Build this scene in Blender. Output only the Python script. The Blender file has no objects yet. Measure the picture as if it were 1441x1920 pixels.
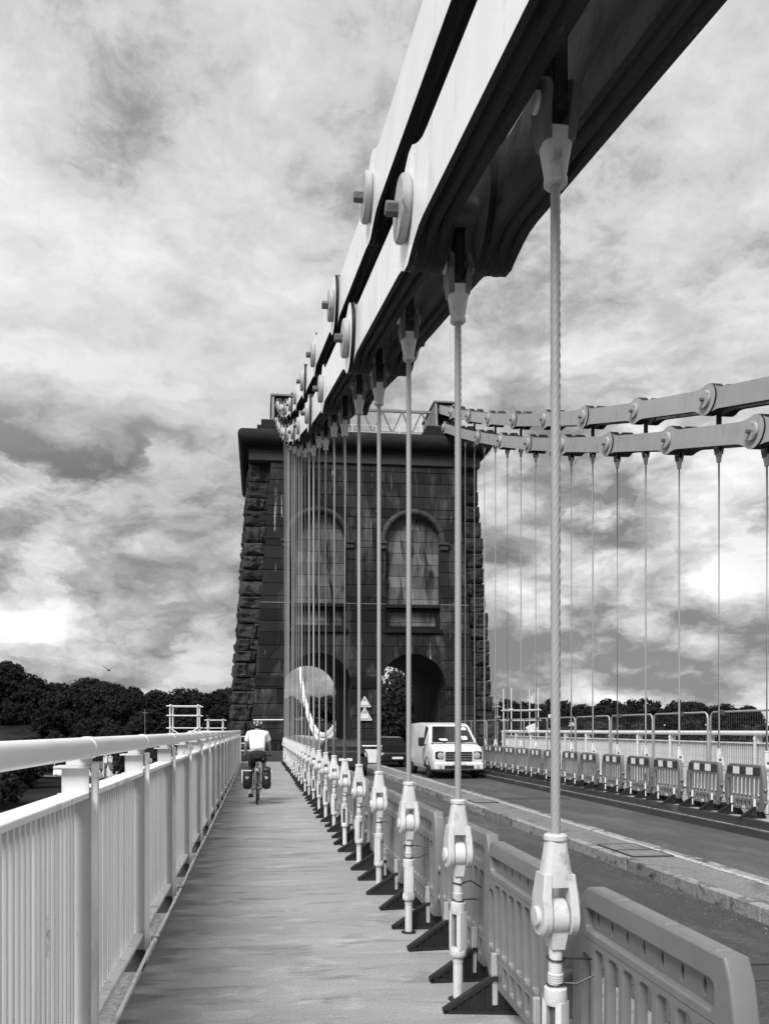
import bpy, bmesh, math, random
from mathutils import Vector, Matrix, noise as mnoise
R = math.radians
PI = math.pi
rng = random.Random(11)
scene = bpy.context.scene
COL = scene.collection

# ------------------------------------------------------------------ camera
YAW = R(5.7)
cd = bpy.data.cameras.new('camera')
cam = bpy.data.objects.new('camera', cd)
COL.objects.link(cam)
cam.location = (0, 0, 1.6)
cam.rotation_euler = (R(90), 0, -YAW)
cd.sensor_fit = 'VERTICAL'
cd.sensor_height = 36
cd.lens = 27.04
cd.shift_x = 0.0477
cd.shift_y = 0.2115
cd.clip_start = 0.05
cd.clip_end = 9000
scene.camera = cam

# ------------------------------------------------------------------ sky, sun, exposure
SUN_AZ, SUN_EL = R(213), R(48)          # compass-like: 0 = +Y, clockwise; sun behind the camera to the left
world = bpy.data.worlds.new('World')
scene.world = world
world.use_nodes = True
nt = world.node_tree
nt.nodes.clear()


class NG:
    """tiny node-graph helper"""
    def __init__(self, tree):
        self.t = tree

    def n(self, typ, **kw):
        nd = self.t.nodes.new(typ)
        for k, v in kw.items():
            if hasattr(nd, k):
                setattr(nd, k, v)
            else:
                nd.inputs[k.replace('_', ' ')].default_value = v
        return nd

    def l(self, a, b):
        self.t.links.new(a, b)

    def m(self, op, a, b=None, c=None, clamp=False):
        nd = self.t.nodes.new('ShaderNodeMath')
        nd.operation = op
        nd.use_clamp = clamp
        for i, v in enumerate((a, b, c)):
            if v is None:
                continue
            if isinstance(v, (int, float)):
                nd.inputs[i].default_value = v
            else:
                self.t.links.new(v, nd.inputs[i])
        return nd.outputs[0]

    def ramp(self, fac, stops, interp='EASE'):
        nd = self.t.nodes.new('ShaderNodeValToRGB')
        cr = nd.color_ramp
        cr.interpolation = interp
        while len(cr.elements) < len(stops):
            cr.elements.new(0.5)
        for e, (p, v) in zip(cr.elements, stops):
            e.position = p
            e.color = (v, v, v, 1)
        self.t.links.new(fac, nd.inputs[0])
        return nd.outputs[0]


g = NG(nt)
sky = g.n('ShaderNodeTexSky', sky_type='NISHITA', sun_disc=False)
sky.sun_elevation = SUN_EL
sky.sun_rotation = SUN_AZ
bw = g.n('ShaderNodeRGBToBW')
g.l(sky.outputs[0], bw.inputs[0])
tc = g.n('ShaderNodeTexCoord')
sx = g.n('ShaderNodeSeparateXYZ')
g.l(tc.outputs['Generated'], sx.inputs[0])
zc = g.m('MAXIMUM', sx.outputs[2], 0.0)


def noise(vec, scale, detail=8, rough=0.5, dist=0.0, lac=2.0):
    nn = g.n('ShaderNodeTexNoise', noise_dimensions='3D')
    for k_, v_ in (('Scale', scale), ('Detail', detail), ('Roughness', rough), ('Distortion', dist), ('Lacunarity', lac)):
        nn.inputs[k_].default_value = v_
    g.l(vec, nn.inputs['Vector'])
    return nn


def vadd(a, b_, k=1.0):
    sc = g.n('ShaderNodeVectorMath', operation='SCALE'); g.l(b_, sc.inputs[0]); sc.inputs['Scale'].default_value = k
    ad = g.n('ShaderNodeVectorMath', operation='ADD'); g.l(a, ad.inputs[0]); g.l(sc.outputs[0], ad.inputs[1])
    return ad.outputs[0]


def smap(v, a, b_, lo_=0.0, hi_=1.0, smooth=True):
    mr = g.n('ShaderNodeMapRange', interpolation_type='SMOOTHSTEP' if smooth else 'LINEAR')
    g.l(v, mr.inputs[0])
    for i_, q in ((1, a), (2, b_), (3, lo_), (4, hi_)):
        mr.inputs[i_].default_value = q
    return mr.outputs[0]


def mixv(f, a, b_):
    return g.m('ADD', g.m('MULTIPLY', a, g.m('SUBTRACT', 1.0, f)), g.m('MULTIPLY', b_, f) if not isinstance(b_, float) else g.m('MULTIPLY', f, b_))


# cloud deck seen in perspective: direction projected on a flat layer
den = g.m('ADD', zc, 0.20)
cmb = g.n('ShaderNodeCombineXYZ')
g.l(g.m('DIVIDE', sx.outputs[0], den), cmb.inputs[0]); g.l(g.m('DIVIDE', sx.outputs[1], den), cmb.inputs[1]); cmb.inputs[2].default_value = 8.1
wob = noise(cmb.outputs[0], 3.2, 4, 0.55)
pA = vadd(cmb.outputs[0], wob.outputs['Color'], 0.16)
nA = noise(pA, 1.5, 14, 0.60)
nA2 = noise(pA, 6.5, 12, 0.68)
hv_ = g.m('ADD', g.m('MULTIPLY', nA.outputs[0], 0.68), g.m('MULTIPLY', nA2.outputs[0], 0.32))
hi = g.ramp(hv_, [(0.30, 0.16), (0.40, 0.40), (0.46, 0.66), (0.52, 0.78), (0.60, 0.92)], 'LINEAR')
# heaped clouds lower down: upright shapes, each layer with lit crowns and grey bases
mp = g.n('ShaderNodeMapping')
mp.inputs['Scale'].default_value = (2.5, 2.5, 5.0)
mp.inputs['Location'].default_value = (5.1, 2.2, 1.7)
g.l(tc.outputs['Generated'], mp.inputs[0])
w2 = noise(mp.outputs[0], 3.4, 6, 0.6)
pB = vadd(mp.outputs[0], w2.outputs['Color'], 0.28)
nB = noise(pB, 1.0, 13, 0.56)
up = g.n('ShaderNodeVectorMath', operation='ADD'); g.l(pB, up.inputs[0]); up.inputs[1].default_value = (0.06, 0.0, 0.24)
nC = noise(up.outputs[0], 1.0, 9, 0.56)
relief = g.m('SUBTRACT', nB.outputs[0], nC.outputs[0])          # > 0 on upper sides
body = smap(nB.outputs[0], 0.46, 0.53)
shade = g.m('ADD', g.m('MULTIPLY', relief, 4.4), 0.44)
shade = g.m('MINIMUM', g.m('MAXIMUM', shade, 0.29), 0.97)
nD = noise(pB, 2.7, 10, 0.6)
gap = g.ramp(nD.outputs[0], [(0.35, 0.30), (0.45, 0.52), (0.53, 0.76), (0.64, 0.95)], 'LINEAR')
lo = mixv(body, gap, shade)
nL = noise(mp.outputs[0], 0.55, 3, 0.5)
lo = g.m('MULTIPLY', lo, smap(nL.outputs[0], 0.36, 0.62, 0.72, 1.06))
wl = smap(zc, 0.26, 0.56)
mixs_v = mixv(wl, lo, hi)
cl10 = g.m('MULTIPLY', g.m('POWER', g.m('MAXIMUM', mixs_v, 0.01), 1.28), 9.2)
out_v = g.m('ADD', g.m('MULTIPLY', cl10, 0.93), g.m('MULTIPLY', bw.outputs[0], 0.07))
bg = g.n('ShaderNodeBackground')
bg.inputs['Strength'].default_value = 0.1
g.l(out_v, bg.inputs[0])
wo = g.n('ShaderNodeOutputWorld')
g.l(bg.outputs[0], wo.inputs[0])

sd = bpy.data.lights.new('sun', 'SUN')
sun = bpy.data.objects.new('sun', sd)
COL.objects.link(sun)
sd.energy = 4.2
sd.angle = R(26)
sd.color = (1, 1, 1)
sv = Vector((math.sin(SUN_AZ) * math.cos(SUN_EL), math.cos(SUN_AZ) * math.cos(SUN_EL), math.sin(SUN_EL)))
sun.rotation_euler = sv.to_track_quat('Z', 'Y').to_euler()
sun.location = (0, -20, 40)

scene.view_settings.view_transform = 'Standard'
scene.view_settings.look = 'None'
scene.view_settings.gamma = 1
scene.view_settings.exposure = 0.28
scene.view_settings.use_curve_mapping = False
scene.render.engine = 'CYCLES'
scene.render.resolution_x = 768
scene.render.resolution_y = 1024

# ------------------------------------------------------------------ materials (all neutral: the photograph is black and white)


def mat(name, v, rough=0.6, var=0.2, scale=5.0, stretch=(1, 1, 1), bump=0.0, bscale=60.0, rnd=0.0,
        dirt=None, dirt2=None, spec=0.5, metal=0.0, world_co=False, coat=0.0, detail=8, edge_grime=False, grain=None):
    """grey procedural surface: broad tone noise, optional dirt patches (value, lo, hi, scale, stretch), fine bump"""
    m = bpy.data.materials.new(name)
    m.use_nodes = True
    t = m.node_tree
    h = NG(t)
    p = t.nodes['Principled BSDF']
    co = h.n('ShaderNodeTexCoord')
    oi = h.n('ShaderNodeObjectInfo')
    src = co.outputs['Object']
    if world_co:
        ge = h.n('ShaderNodeNewGeometry')
        src = ge.outputs['Position']
    else:
        ad = h.n('ShaderNodeVectorMath', operation='ADD')
        off = h.n('ShaderNodeCombineXYZ')
        r100 = h.m('MULTIPLY', oi.outputs['Random'], 57.0)
        h.l(r100, off.inputs[0]); h.l(r100, off.inputs[1])
        h.l(src, ad.inputs[0]); h.l(off.outputs[0], ad.inputs[1])
        src = ad.outputs[0]

    def nz(sc, st, det=detail, ro=0.6, dist=0.0):
        mpn = h.n('ShaderNodeMapping')
        mpn.inputs['Scale'].default_value = st
        h.l(src, mpn.inputs[0])
        nn = h.n('ShaderNodeTexNoise')
        nn.inputs['Scale'].default_value = sc
        nn.inputs['Detail'].default_value = det
        nn.inputs['Roughness'].default_value = ro
        nn.inputs['Distortion'].default_value = dist
        h.l(mpn.outputs[0], nn.inputs['Vector'])
        return nn.outputs[0]
    base = nz(scale, stretch)
    val = h.m('MULTIPLY_ADD', h.m('SUBTRACT', base, 0.5), 2.6 * var, 1.0)
    val = h.m('MULTIPLY', h.m('MAXIMUM', val, 0.05), v)
    if rnd:
        val = h.m('MULTIPLY', val, h.m('MULTIPLY_ADD', h.m('SUBTRACT', oi.outputs['Random'], 0.5), 2 * rnd, 1.0))
    rgh = rough
    for d in (dirt, dirt2):
        if d:
            dv, a, b, sc, st = d
            dn = nz(sc, st, 10, 0.65, 0.6)
            mr = h.n('ShaderNodeMapRange')
            h.l(dn, mr.inputs[0])
            mr.inputs[1].default_value = a; mr.inputs[2].default_value = b
            mr.inputs[3].default_value = 0; mr.inputs[4].default_value = 1
            f = mr.outputs[0]
            val = h.m('ADD', h.m('MULTIPLY', val, h.m('SUBTRACT', 1.0, f)), h.m('MULTIPLY', f, dv))
    if grain:
        gn2 = nz(grain[0], (1, 1, 1), 4, 0.7)
        val = h.m('MULTIPLY', val, h.m('MAXIMUM', h.m('MULTIPLY_ADD', h.m('SUBTRACT', gn2, 0.5), grain[1], 1.0), .2))
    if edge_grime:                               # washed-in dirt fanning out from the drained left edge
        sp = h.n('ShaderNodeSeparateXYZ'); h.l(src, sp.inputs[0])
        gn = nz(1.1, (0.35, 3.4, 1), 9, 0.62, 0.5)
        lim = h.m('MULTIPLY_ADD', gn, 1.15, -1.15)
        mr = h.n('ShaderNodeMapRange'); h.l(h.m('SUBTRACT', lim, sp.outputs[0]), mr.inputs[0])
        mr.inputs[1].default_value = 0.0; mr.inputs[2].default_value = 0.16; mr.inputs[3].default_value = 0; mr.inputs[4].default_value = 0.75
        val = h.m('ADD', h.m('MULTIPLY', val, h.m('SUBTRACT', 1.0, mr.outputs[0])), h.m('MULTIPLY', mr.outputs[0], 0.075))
    cc = h.n('ShaderNodeCombineColor')
    for i in range(3):
        h.l(val, cc.inputs[i])
    h.l(cc.outputs[0], p.inputs['Base Color'])
    p.inputs['Metallic'].default_value = metal
    p.inputs['Specular IOR Level'].default_value = spec
    rn = h.m('MULTIPLY_ADD', h.m('SUBTRACT', base, 0.5), 0.35, rough, clamp=True)
    h.l(rn, p.inputs['Roughness'])
    if coat:
        p.inputs['Coat Weight'].default_value = coat
        p.inputs['Coat Roughness'].default_value = 0.12
    if bump:
        bn = nz(bscale, (1, 1, 1), 6, 0.6)
        bu = h.n('ShaderNodeBump')
        bu.inputs['Strength'].default_value = bump
        bu.inputs['Distance'].default_value = 0.02
        h.l(bn, bu.inputs['Height'])
        h.l(bu.outputs[0], p.inputs['Normal'])
    return m


def foliage_mat(name, v):
    m = bpy.data.materials.new(name)
    m.use_nodes = True
    t = m.node_tree
    h = NG(t)
    p = t.nodes['Principled BSDF']
    ge = h.n('ShaderNodeNewGeometry')
    oi = h.n('ShaderNodeObjectInfo')
    nn = h.n('ShaderNodeTexNoise')
    nn.inputs['Scale'].default_value = 0.35
    nn.inputs['Detail'].default_value = 6
    h.l(ge.outputs['Position'], nn.inputs['Vector'])
    a = h.m('MULTIPLY_ADD', ge.outputs['Random Per Island'], 0.9, 0.55)
    b = h.m('MULTIPLY_ADD', oi.outputs['Random'], 0.9, 0.55)
    c = h.m('MULTIPLY_ADD', nn.outputs[0], 1.2, 0.4)
    val = h.m('MULTIPLY', h.m('MULTIPLY', a, b), h.m('MULTIPLY', c, v))
    cc = h.n('ShaderNodeCombineColor')
    for i in range(3):
        h.l(val, cc.inputs[i])
    h.l(cc.outputs[0], p.inputs['Base Color'])
    p.inputs['Roughness'].default_value = 0.75
    p.inputs['Specular IOR Level'].default_value = 0.2
    return m


M = {}
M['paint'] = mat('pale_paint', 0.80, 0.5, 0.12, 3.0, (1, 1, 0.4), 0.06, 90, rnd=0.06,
                 dirt=(0.16, 0.66, 0.78, 6, (1, 1, 0.5)), dirt2=(0.42, 0.5, 0.7, 1.6, (3, 3, 0.35)))
M['rail'] = mat('handrail_paint', 0.82, 0.33, 0.1, 2.5, (1, 0.3, 1), 0.03, 60, dirt=(0.3, 0.64, 0.8, 5, (1, 0.4, 1)))
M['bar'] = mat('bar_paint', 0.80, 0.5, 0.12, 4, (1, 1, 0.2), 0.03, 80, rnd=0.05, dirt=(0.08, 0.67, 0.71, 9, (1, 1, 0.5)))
M['bar_side'] = mat('bar_side_shade', 0.60, 0.6, 0.2, 4, (1, 1, 0.2), 0.05, 80, rnd=0.06, dirt=(0.07, 0.68, 0.74, 5, (1, 1, 0.4)))  # bar sides toned darker than edges: shade painted in, dirt spots on top
M['web'] = mat('post_web_shade', 0.46, 0.6, 0.2, 4, (1, 1, 0.3), 0.08, 60, rnd=0.15, dirt=(0.08, 0.62, 0.74, 7, (1, 1, 0.5)))  # web toned darker than the flange: painted shade, plus dirt spots
M['socket'] = mat('socket_paint', 0.54, 0.42, 0.14, 9, (1, 1, 0.6), 0.15, 70, rnd=0.08, dirt=(0.22, 0.57, 0.72, 11, (1, 1, 0.5)), dirt2=(0.05, 0.70, 0.73, 24, (1, 1, .7)))
M['rod'] = mat('strand_paint', 0.30, 0.45, 0.1, 6, (1, 1, 0.1), 0.05, 200, dirt=(0.25, 0.6, 0.8, 3, (1, 1, 0.15)))
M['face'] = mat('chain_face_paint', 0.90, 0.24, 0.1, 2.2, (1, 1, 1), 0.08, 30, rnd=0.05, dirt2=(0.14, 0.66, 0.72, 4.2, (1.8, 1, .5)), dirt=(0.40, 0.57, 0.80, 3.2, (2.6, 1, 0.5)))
M['face_grey'] = mat('chain_face_grey', 0.36, 0.42, 0.14, 2.2, (1, 1, 1), 0.08, 30, rnd=0.08, dirt=(0.16, 0.56, 0.8, 3.2, (2.6, 1, 0.5)), dirt2=(0.06, 0.68, 0.73, 5, (1.5, 1, .6)))  # darker grey plate face for the chain across the road
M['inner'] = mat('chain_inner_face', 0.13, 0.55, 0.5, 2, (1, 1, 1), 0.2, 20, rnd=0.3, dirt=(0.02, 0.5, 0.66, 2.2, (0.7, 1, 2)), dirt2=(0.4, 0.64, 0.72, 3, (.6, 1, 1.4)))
M['edge'] = mat('chain_edge_grime_shade', 0.010, 0.6, 0.7, 4, (1, 3, 3), 0.3, 25, spec=0.25, dirt=(0.07, 0.63, 0.70, 5, (0.6, 3, 3)))  # grime plus underside shade put into the near-black edge colour
M['nut'] = mat('dark_nut', 0.10, 0.5, 0.3, 10, bump=0.2)
M['washer'] = mat('washer_paint', 0.36, 0.45, 0.2, 8, bump=0.1, dirt=(0.06, 0.58, 0.7, 7, (1, 1, 1)))
M['black'] = mat('black_rubber', 0.009, 0.62, 0.4, 14, bump=0.15, bscale=120, dirt=(0.04, 0.6, 0.78, 7, (1, 1, 1)))
M['plastic'] = mat('barrier_plastic', 0.16, 0.42, 0.1, 4, bump=0.05, bscale=150, rnd=0.12, dirt=(0.11, 0.55, 0.78, 5, (1, 1, 0.7)),
                   dirt2=(0.34, 0.66, 0.74, 16, (1.6, 1, .5)))
M['stripe_w'] = mat('board_white', 0.72, 0.4, 0.1, 5, dirt=(0.3, 0.6, 0.8, 6, (1, 1, 1)))
M['stripe_d'] = mat('board_dark', 0.035, 0.4, 0.2, 5)
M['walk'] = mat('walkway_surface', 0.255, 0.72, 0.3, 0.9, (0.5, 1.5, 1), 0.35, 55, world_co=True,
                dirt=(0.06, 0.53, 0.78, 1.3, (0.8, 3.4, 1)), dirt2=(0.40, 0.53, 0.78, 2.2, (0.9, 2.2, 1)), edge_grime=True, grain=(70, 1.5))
M['asphalt'] = mat('asphalt', 0.066, 0.7, 0.6, 45, (1, 1, 1), 0.7, 130, world_co=True,
                   dirt=(0.13, 0.46, 0.72, 0.9, (1.5, 0.4, 1)), dirt2=(0.30, 0.68, 0.75, 60, (1, 1, 1)), grain=(26, 2.2))
M['median'] = mat('median_surface', 0.21, 0.8, 0.3, 20, (1, 1, 1), 0.6, 90, world_co=True,
                  dirt=(0.06, 0.52, 0.72, 1.6, (1.5, 0.6, 1)), dirt2=(0.42, 0.60, 0.74, 26, (1, 1, 1)), grain=(30, 2.0))
M['kerb'] = mat('kerb_stone', 0.30, 0.8, 0.35, 14, (1, 1, 1), 0.9, 40, rnd=0.2, dirt=(0.04, 0.5, 0.66, 4, (1, 1, 1.6)))
M['worn_line'] = mat('worn_line_paint', 0.46, 0.7, 0.3, 20, (1, 1, 1), 0.4, 60, world_co=True, dirt=(0.12, 0.52, 0.6, 9, (2, 1, 1)))
M['steel_dark'] = mat('dark_steel', 0.045, 0.5, 0.4, 3, (1, 0.4, 1), 0.3, 50, world_co=True, dirt=(0.14, 0.58, 0.75, 3, (1, 0.3, 1)))
M['foot_pale'] = mat('far_footway', 0.30, 0.75, 0.25, 2, (1, 1, 1), 0.3, 50, world_co=True, dirt=(0.12, 0.52, 0.7, 1.5, (1, 1, 1)))
M['ashlar'] = mat('sooty_ashlar', 0.017, 0.8, 0.5, 1.4, (1, 1, 0.5), 0.5, 14, world_co=True, spec=0.15, rnd=0.4,
                  dirt=(0.11, 0.52, 0.74, 0.75, (1.7, 1, 0.4)), dirt2=(0.42, 0.645, 0.685, 0.8, (5.5, 1, 0.4)))
M['niche'] = mat('niche_stone', 0.12, 0.8, 0.35, 1.6, (1, 1, 0.6), 0.5, 14, world_co=True, spec=0.15, rnd=0.35, dirt=(0.008, 0.47, 0.64, 1.0, (2.4, 1, 0.45)),
                 dirt2=(0.34, 0.63, 0.70, 0.9, (5, 1, 0.4)))
M['rock'] = mat('rock_faced_stone', 0.034, 0.85, 0.45, 2.2, (1, 1, 1), 1.0, 7, spec=0.15, rnd=0.45, dirt=(0.010, 0.52, 0.7, 1.6, (1, 1, 1)),
                dirt2=(0.14, 0.68, 0.76, 3, (1, 1, 1)))
M['core'] = mat('mortar_core', 0.006, 0.9, 0.4, 2, spec=0.1, bump=0.4, bscale=10)
M['trim'] = mat('weathered_trim', 0.016, 0.75, 0.4, 1.2, (0.6, 1, 1.6), 0.5, 12, world_co=True, spec=0.15, rnd=0.2, dirt=(0.008, 0.48, 0.62, 1.1, (0.5, 1, 1.5)))
M['trim_pale'] = mat('pale_moulding', 0.048, 0.75, 0.35, 2, (1, 1, 1), 0.4, 14, world_co=True, spec=0.15, rnd=0.2, dirt=(0.04, 0.55, 0.7, 2, (1, 1, 1)))
M['lattice'] = mat('lattice_paint', 0.17, 0.55, 0.15, 3, dirt=(0.1, 0.58, 0.75, 3, (1, 1, 1)))
M['white'] = mat('white_enamel', 0.74, 0.4, 0.08, 4)
M['galv'] = mat('galvanised_tube', 0.34, 0.42, 0.2, 6, (1, 1, 1), 0.1, 60, metal=0.35)
M['galv_pale'] = mat('pale_scaffold_tube', 0.66, 0.4, 0.15, 6, (1, 1, 1), 0.1, 60)
M['wire'] = mat('fence_wire', 0.12, 0.5, 0.1, 6)
M['glass'] = mat('dark_glass', 0.018, 0.08, 0.2, 1.5, spec=0.8)
M['carblack'] = mat('black_car_paint', 0.016, 0.22, 0.1, 3, spec=0.6, coat=0.7)
M['vanwhite'] = mat('white_van_paint', 0.72, 0.3, 0.06, 2, spec=0.5, coat=0.4, dirt=(0.35, 0.55, 0.8, 3, (1, 1, 2)))
M['tyre'] = mat('tyre', 0.014, 0.75, 0.3, 20, bump=0.2)
M['alloy'] = mat('alloy', 0.35, 0.35, 0.2, 10, metal=0.6)
M['lamp_glass'] = mat('lamp_lens', 0.42, 0.12, 0.25, 14, spec=0.8)
M['skin'] = mat('skin', 0.27, 0.5, 0.12, 12)
M['shirt'] = mat('white_shirt', 0.86, 0.85, 0.04, 8, bump=0.15, bscale=18)
M['shorts'] = mat('black_shorts', 0.010, 0.85, 0.3, 12, bump=0.2, bscale=20)
M['helmet'] = mat('helmet_shell', 0.030, 0.3, 0.2, 8, spec=0.6)
M['helmet_pale'] = mat('helmet_pale', 0.42, 0.35, 0.15, 8)
M['bag'] = mat('pannier_fabric', 0.009, 0.6, 0.3, 9, bump=0.2, bscale=30)
M['hair'] = mat('hair', 0.03, 0.7, 0.3, 30)
M['grass'] = mat('rough_grass', 0.014, 0.95, 0.5, 0.05, (1, 1, 1), 0.6, 2.0, spec=0.02, world_co=True, dirt=(0.03, 0.5, 0.62, 0.02, (1, 1, 1)))
M['water'] = mat('strait_water', 0.03, 0.12, 0.2, 0.05, (1, 3, 1), 0.3, 0.6, world_co=True, spec=0.5)
M['leafd'] = foliage_mat('dark_foliage', 0.0085)
M['leafm'] = foliage_mat('mid_foliage', 0.026)
M['bark'] = mat('bark', 0.035, 0.9, 0.4, 3, bump=0.6, bscale=10)
M['housewall'] = mat('house_render', 0.62, 0.85, 0.12, 1)
M['slate'] = mat('slate_roof', 0.06, 0.7, 0.3, 4, (1, 1, 1), 0.5, 8)
M['cabletie'] = mat('cable_tie', 0.008, 0.5, 0.2, 10)

# ------------------------------------------------------------------ mesh helpers


class MB:
    def __init__(self):
        self.v = []; self.f = []; self.mi = []

    def add(self, vs, fs, mi=0):
        b = len(self.v)
        self.v += [tuple(p) for p in vs]
        self.f += [tuple(i + b for i in f) for f in fs]
        self.mi += [mi] * len(fs)
        return self

    def box(self, a, b, mi=0):
        (x0, y0, z0), (x1, y1, z1) = a, b
        vs = [(x0, y0, z0), (x1, y0, z0), (x1, y1, z0), (x0, y1, z0), (x0, y0, z1), (x1, y0, z1), (x1, y1, z1), (x0, y1, z1)]
        return self.add(vs, [(3, 2, 1, 0), (4, 5, 6, 7), (0, 1, 5, 4), (1, 2, 6, 5), (2, 3, 7, 6), (3, 0, 4, 7)], mi)

    def cbox(self, a, b, c=0.01, mi=0):
        """box with chamfered edges"""
        bm = bmesh.new()
        bmesh.ops.create_cube(bm, size=1)
        ce = [(a[i] + b[i]) / 2 for i in range(3)]
        sz = [b[i] - a[i] for i in range(3)]
        for v in bm.verts:
            v.co = Vector([ce[i] + v.co[i] * sz[i] for i in range(3)])
        bmesh.ops.bevel(bm, geom=list(bm.edges), offset=c, segments=1, affect='EDGES')
        bm.verts.index_update()
        self.add([v.co for v in bm.verts], [[v.index for v in f.verts] for f in bm.faces], mi)
        bm.free()
        return self

    def hexa(self, lo, hi, mi=0):
        """8 corners: lo 4 (ccw from above) then hi 4"""
        return self.add(list(lo) + list(hi), [(3, 2, 1, 0), (4, 5, 6, 7), (0, 1, 5, 4), (1, 2, 6, 5), (2, 3, 7, 6), (3, 0, 4, 7)], mi)

    def tube(self, pts, r, n=10, mi=0, cap=True, closed=False):
        pts = [Vector(p) for p in pts]
        rs = r if isinstance(r, (list, tuple)) else [r] * len(pts)
        vs = []; fs = []
        up = None
        N = len(pts)
        for i, p in enumerate(pts):
            if closed:
                d = pts[(i + 1) % N] - pts[i - 1]
            else:
                d = pts[min(i + 1, N - 1)] - pts[max(i - 1, 0)]
            d.normalize()
            if up is None:
                up = Vector((0, 0, 1)) if abs(d.z) < 0.9 else Vector((1, 0, 0))
            s = d.cross(up)
            if s.length < 1e-5:
                up = Vector((1, 0, 0)); s = d.cross(up)
            s.normalize()
            u = s.cross(d); u.normalize(); up = u
            for k in range(n):
                a = 2 * PI * k / n
                vs.append(p + (s * math.cos(a) + u * math.sin(a)) * rs[i])
        segs = N if closed else N - 1
        for i in range(segs):
            j = (i + 1) % N
            for k in range(n):
                fs.append((i * n + k, i * n + (k + 1) % n, j * n + (k + 1) % n, j * n + k))
        if cap and not closed:
            fs.append(tuple(range(n - 1, -1, -1)))
            fs.append(tuple(range((N - 1) * n, N * n)))
        return self.add(vs, fs, mi)

    def lathe(self, prof, n=20, axis='Z', o=(0, 0, 0), mi=0):
        """prof: [(r, h)...] from start to end, closed at the ends"""
        vs = []; fs = []
        for r, h in prof:
            for k in range(n):
                a = 2 * PI * k / n
                c, s = r * math.cos(a), r * math.sin(a)
                p = {'Z': (c, s, h), 'X': (h, c, s), 'Y': (s, h, c)}[axis]
                vs.append((p[0] + o[0], p[1] + o[1], p[2] + o[2]))
        L = len(prof)
        for i in range(L - 1):
            for k in range(n):
                fs.append((i * n + k, i * n + (k + 1) % n, (i + 1) * n + (k + 1) % n, (i + 1) * n + k))
        fs.append(tuple(range(n - 1, -1, -1)))
        fs.append(tuple(range((L - 1) * n, L * n)))
        return self.add(vs, fs, mi)

    def prism(self, poly, a, b, plane='XZ', mi=0, side_mi=None):
        """extrude 2D polygon; plane XZ extrudes along y, YZ along x, XY along z"""
        n = len(poly)

        def P(p, h):
            return {'XZ': (p[0], h, p[1]), 'YZ': (h, p[0], p[1]), 'XY': (p[0], p[1], h)}[plane]
        vs = [P(p, a) for p in poly] + [P(p, b) for p in poly]
        bse = len(self.v)
        self.add(vs, [tuple(range(n)), tuple(range(2 * n - 1, n - 1, -1))], mi)
        sm = mi if side_mi is None else side_mi
        for i in range(n):
            j = (i + 1) % n
            self.f.append((bse + i, bse + n + i, bse + n + j, bse + j))
            self.mi.append(sm)
        return self

    def loft(self, rings, mi=0, cap=True):
        n = len(rings[0])
        vs = [p for r in rings for p in r]
        fs = []
        for i in range(len(rings) - 1):
            for k in range(n):
                fs.append((i * n + k, i * n + (k + 1) % n, (i + 1) * n + (k + 1) % n, (i + 1) * n + k))
        if cap:
            fs.append(tuple(range(n - 1, -1, -1)))
            fs.append(tuple(range((len(rings) - 1) * n, len(rings) * n)))
        return self.add(vs, fs, mi)

    def mesh(self, name, mats, smooth=None):
        me = bpy.data.meshes.new(name)
        me.from_pydata(self.v, [], self.f)
        if not isinstance(mats, (list, tuple)):
            mats = [mats]
        for m in mats:
            me.materials.append(m)
        if len(mats) > 1:
            me.polygons.foreach_set('material_index', self.mi)
        bm = bmesh.new(); bm.from_mesh(me)
        bmesh.ops.recalc_face_normals(bm, faces=bm.faces)
        bm.to_mesh(me); bm.free()
        if smooth is not None:
            me.polygons.foreach_set('use_smooth', [True] * len(me.polygons))
            me.set_sharp_from_angle(angle=R(smooth))
        me.update()
        return me

    def build(self, name, mats, parent=None, smooth=None, **kw):
        return ob(name, self.mesh(name, mats, smooth), parent, **kw)


def ob(name, me, parent=None, loc=None, rot=None, scl=None, kind=None):
    o = bpy.data.objects.new(name, me)
    COL.objects.link(o)
    if parent is not None:
        o.parent = parent
    if loc is not None:
        o.location = loc
    if rot is not None:
        o.rotation_euler = rot
    if scl is not None:
        o.scale = scl
    if kind:
        o['kind'] = kind
    return o


def tag(o, label, cat, group=None):
    o['label'] = label
    o['category'] = cat
    if group:
        o['group'] = group
    return o


def thing(name, label, cat, loc=(0, 0, 0), rz=0.0, group=None):
    o = bpy.data.objects.new(name, None)
    COL.objects.link(o)
    o.location = loc
    o.rotation_euler = (0, 0, rz)
    o.empty_display_size = 0.2
    return tag(o, label, cat, group)


def struct(o):
    o['kind'] = 'structure'
    return o


def copy_tree(o, parent=None):
    c = o.copy()
    COL.objects.link(c)
    c.parent = parent
    for ch in o.children:
        copy_tree(ch, c)
    return c


ORD = ['', 'first', 'second', 'third', 'fourth', 'fifth', 'sixth', 'seventh', 'eighth', 'ninth', 'tenth', 'eleventh', 'twelfth',
       'thirteenth', 'fourteenth', 'fifteenth', 'sixteenth', 'seventeenth', 'eighteenth', 'nineteenth', 'twentieth', 'twenty first',
       'twenty second', 'twenty third', 'twenty fourth', 'twenty fifth', 'twenty sixth', 'twenty seventh', 'twenty eighth',
       'twenty ninth', 'thirtieth', 'thirty first', 'thirty second', 'thirty third', 'thirty fourth']


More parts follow.
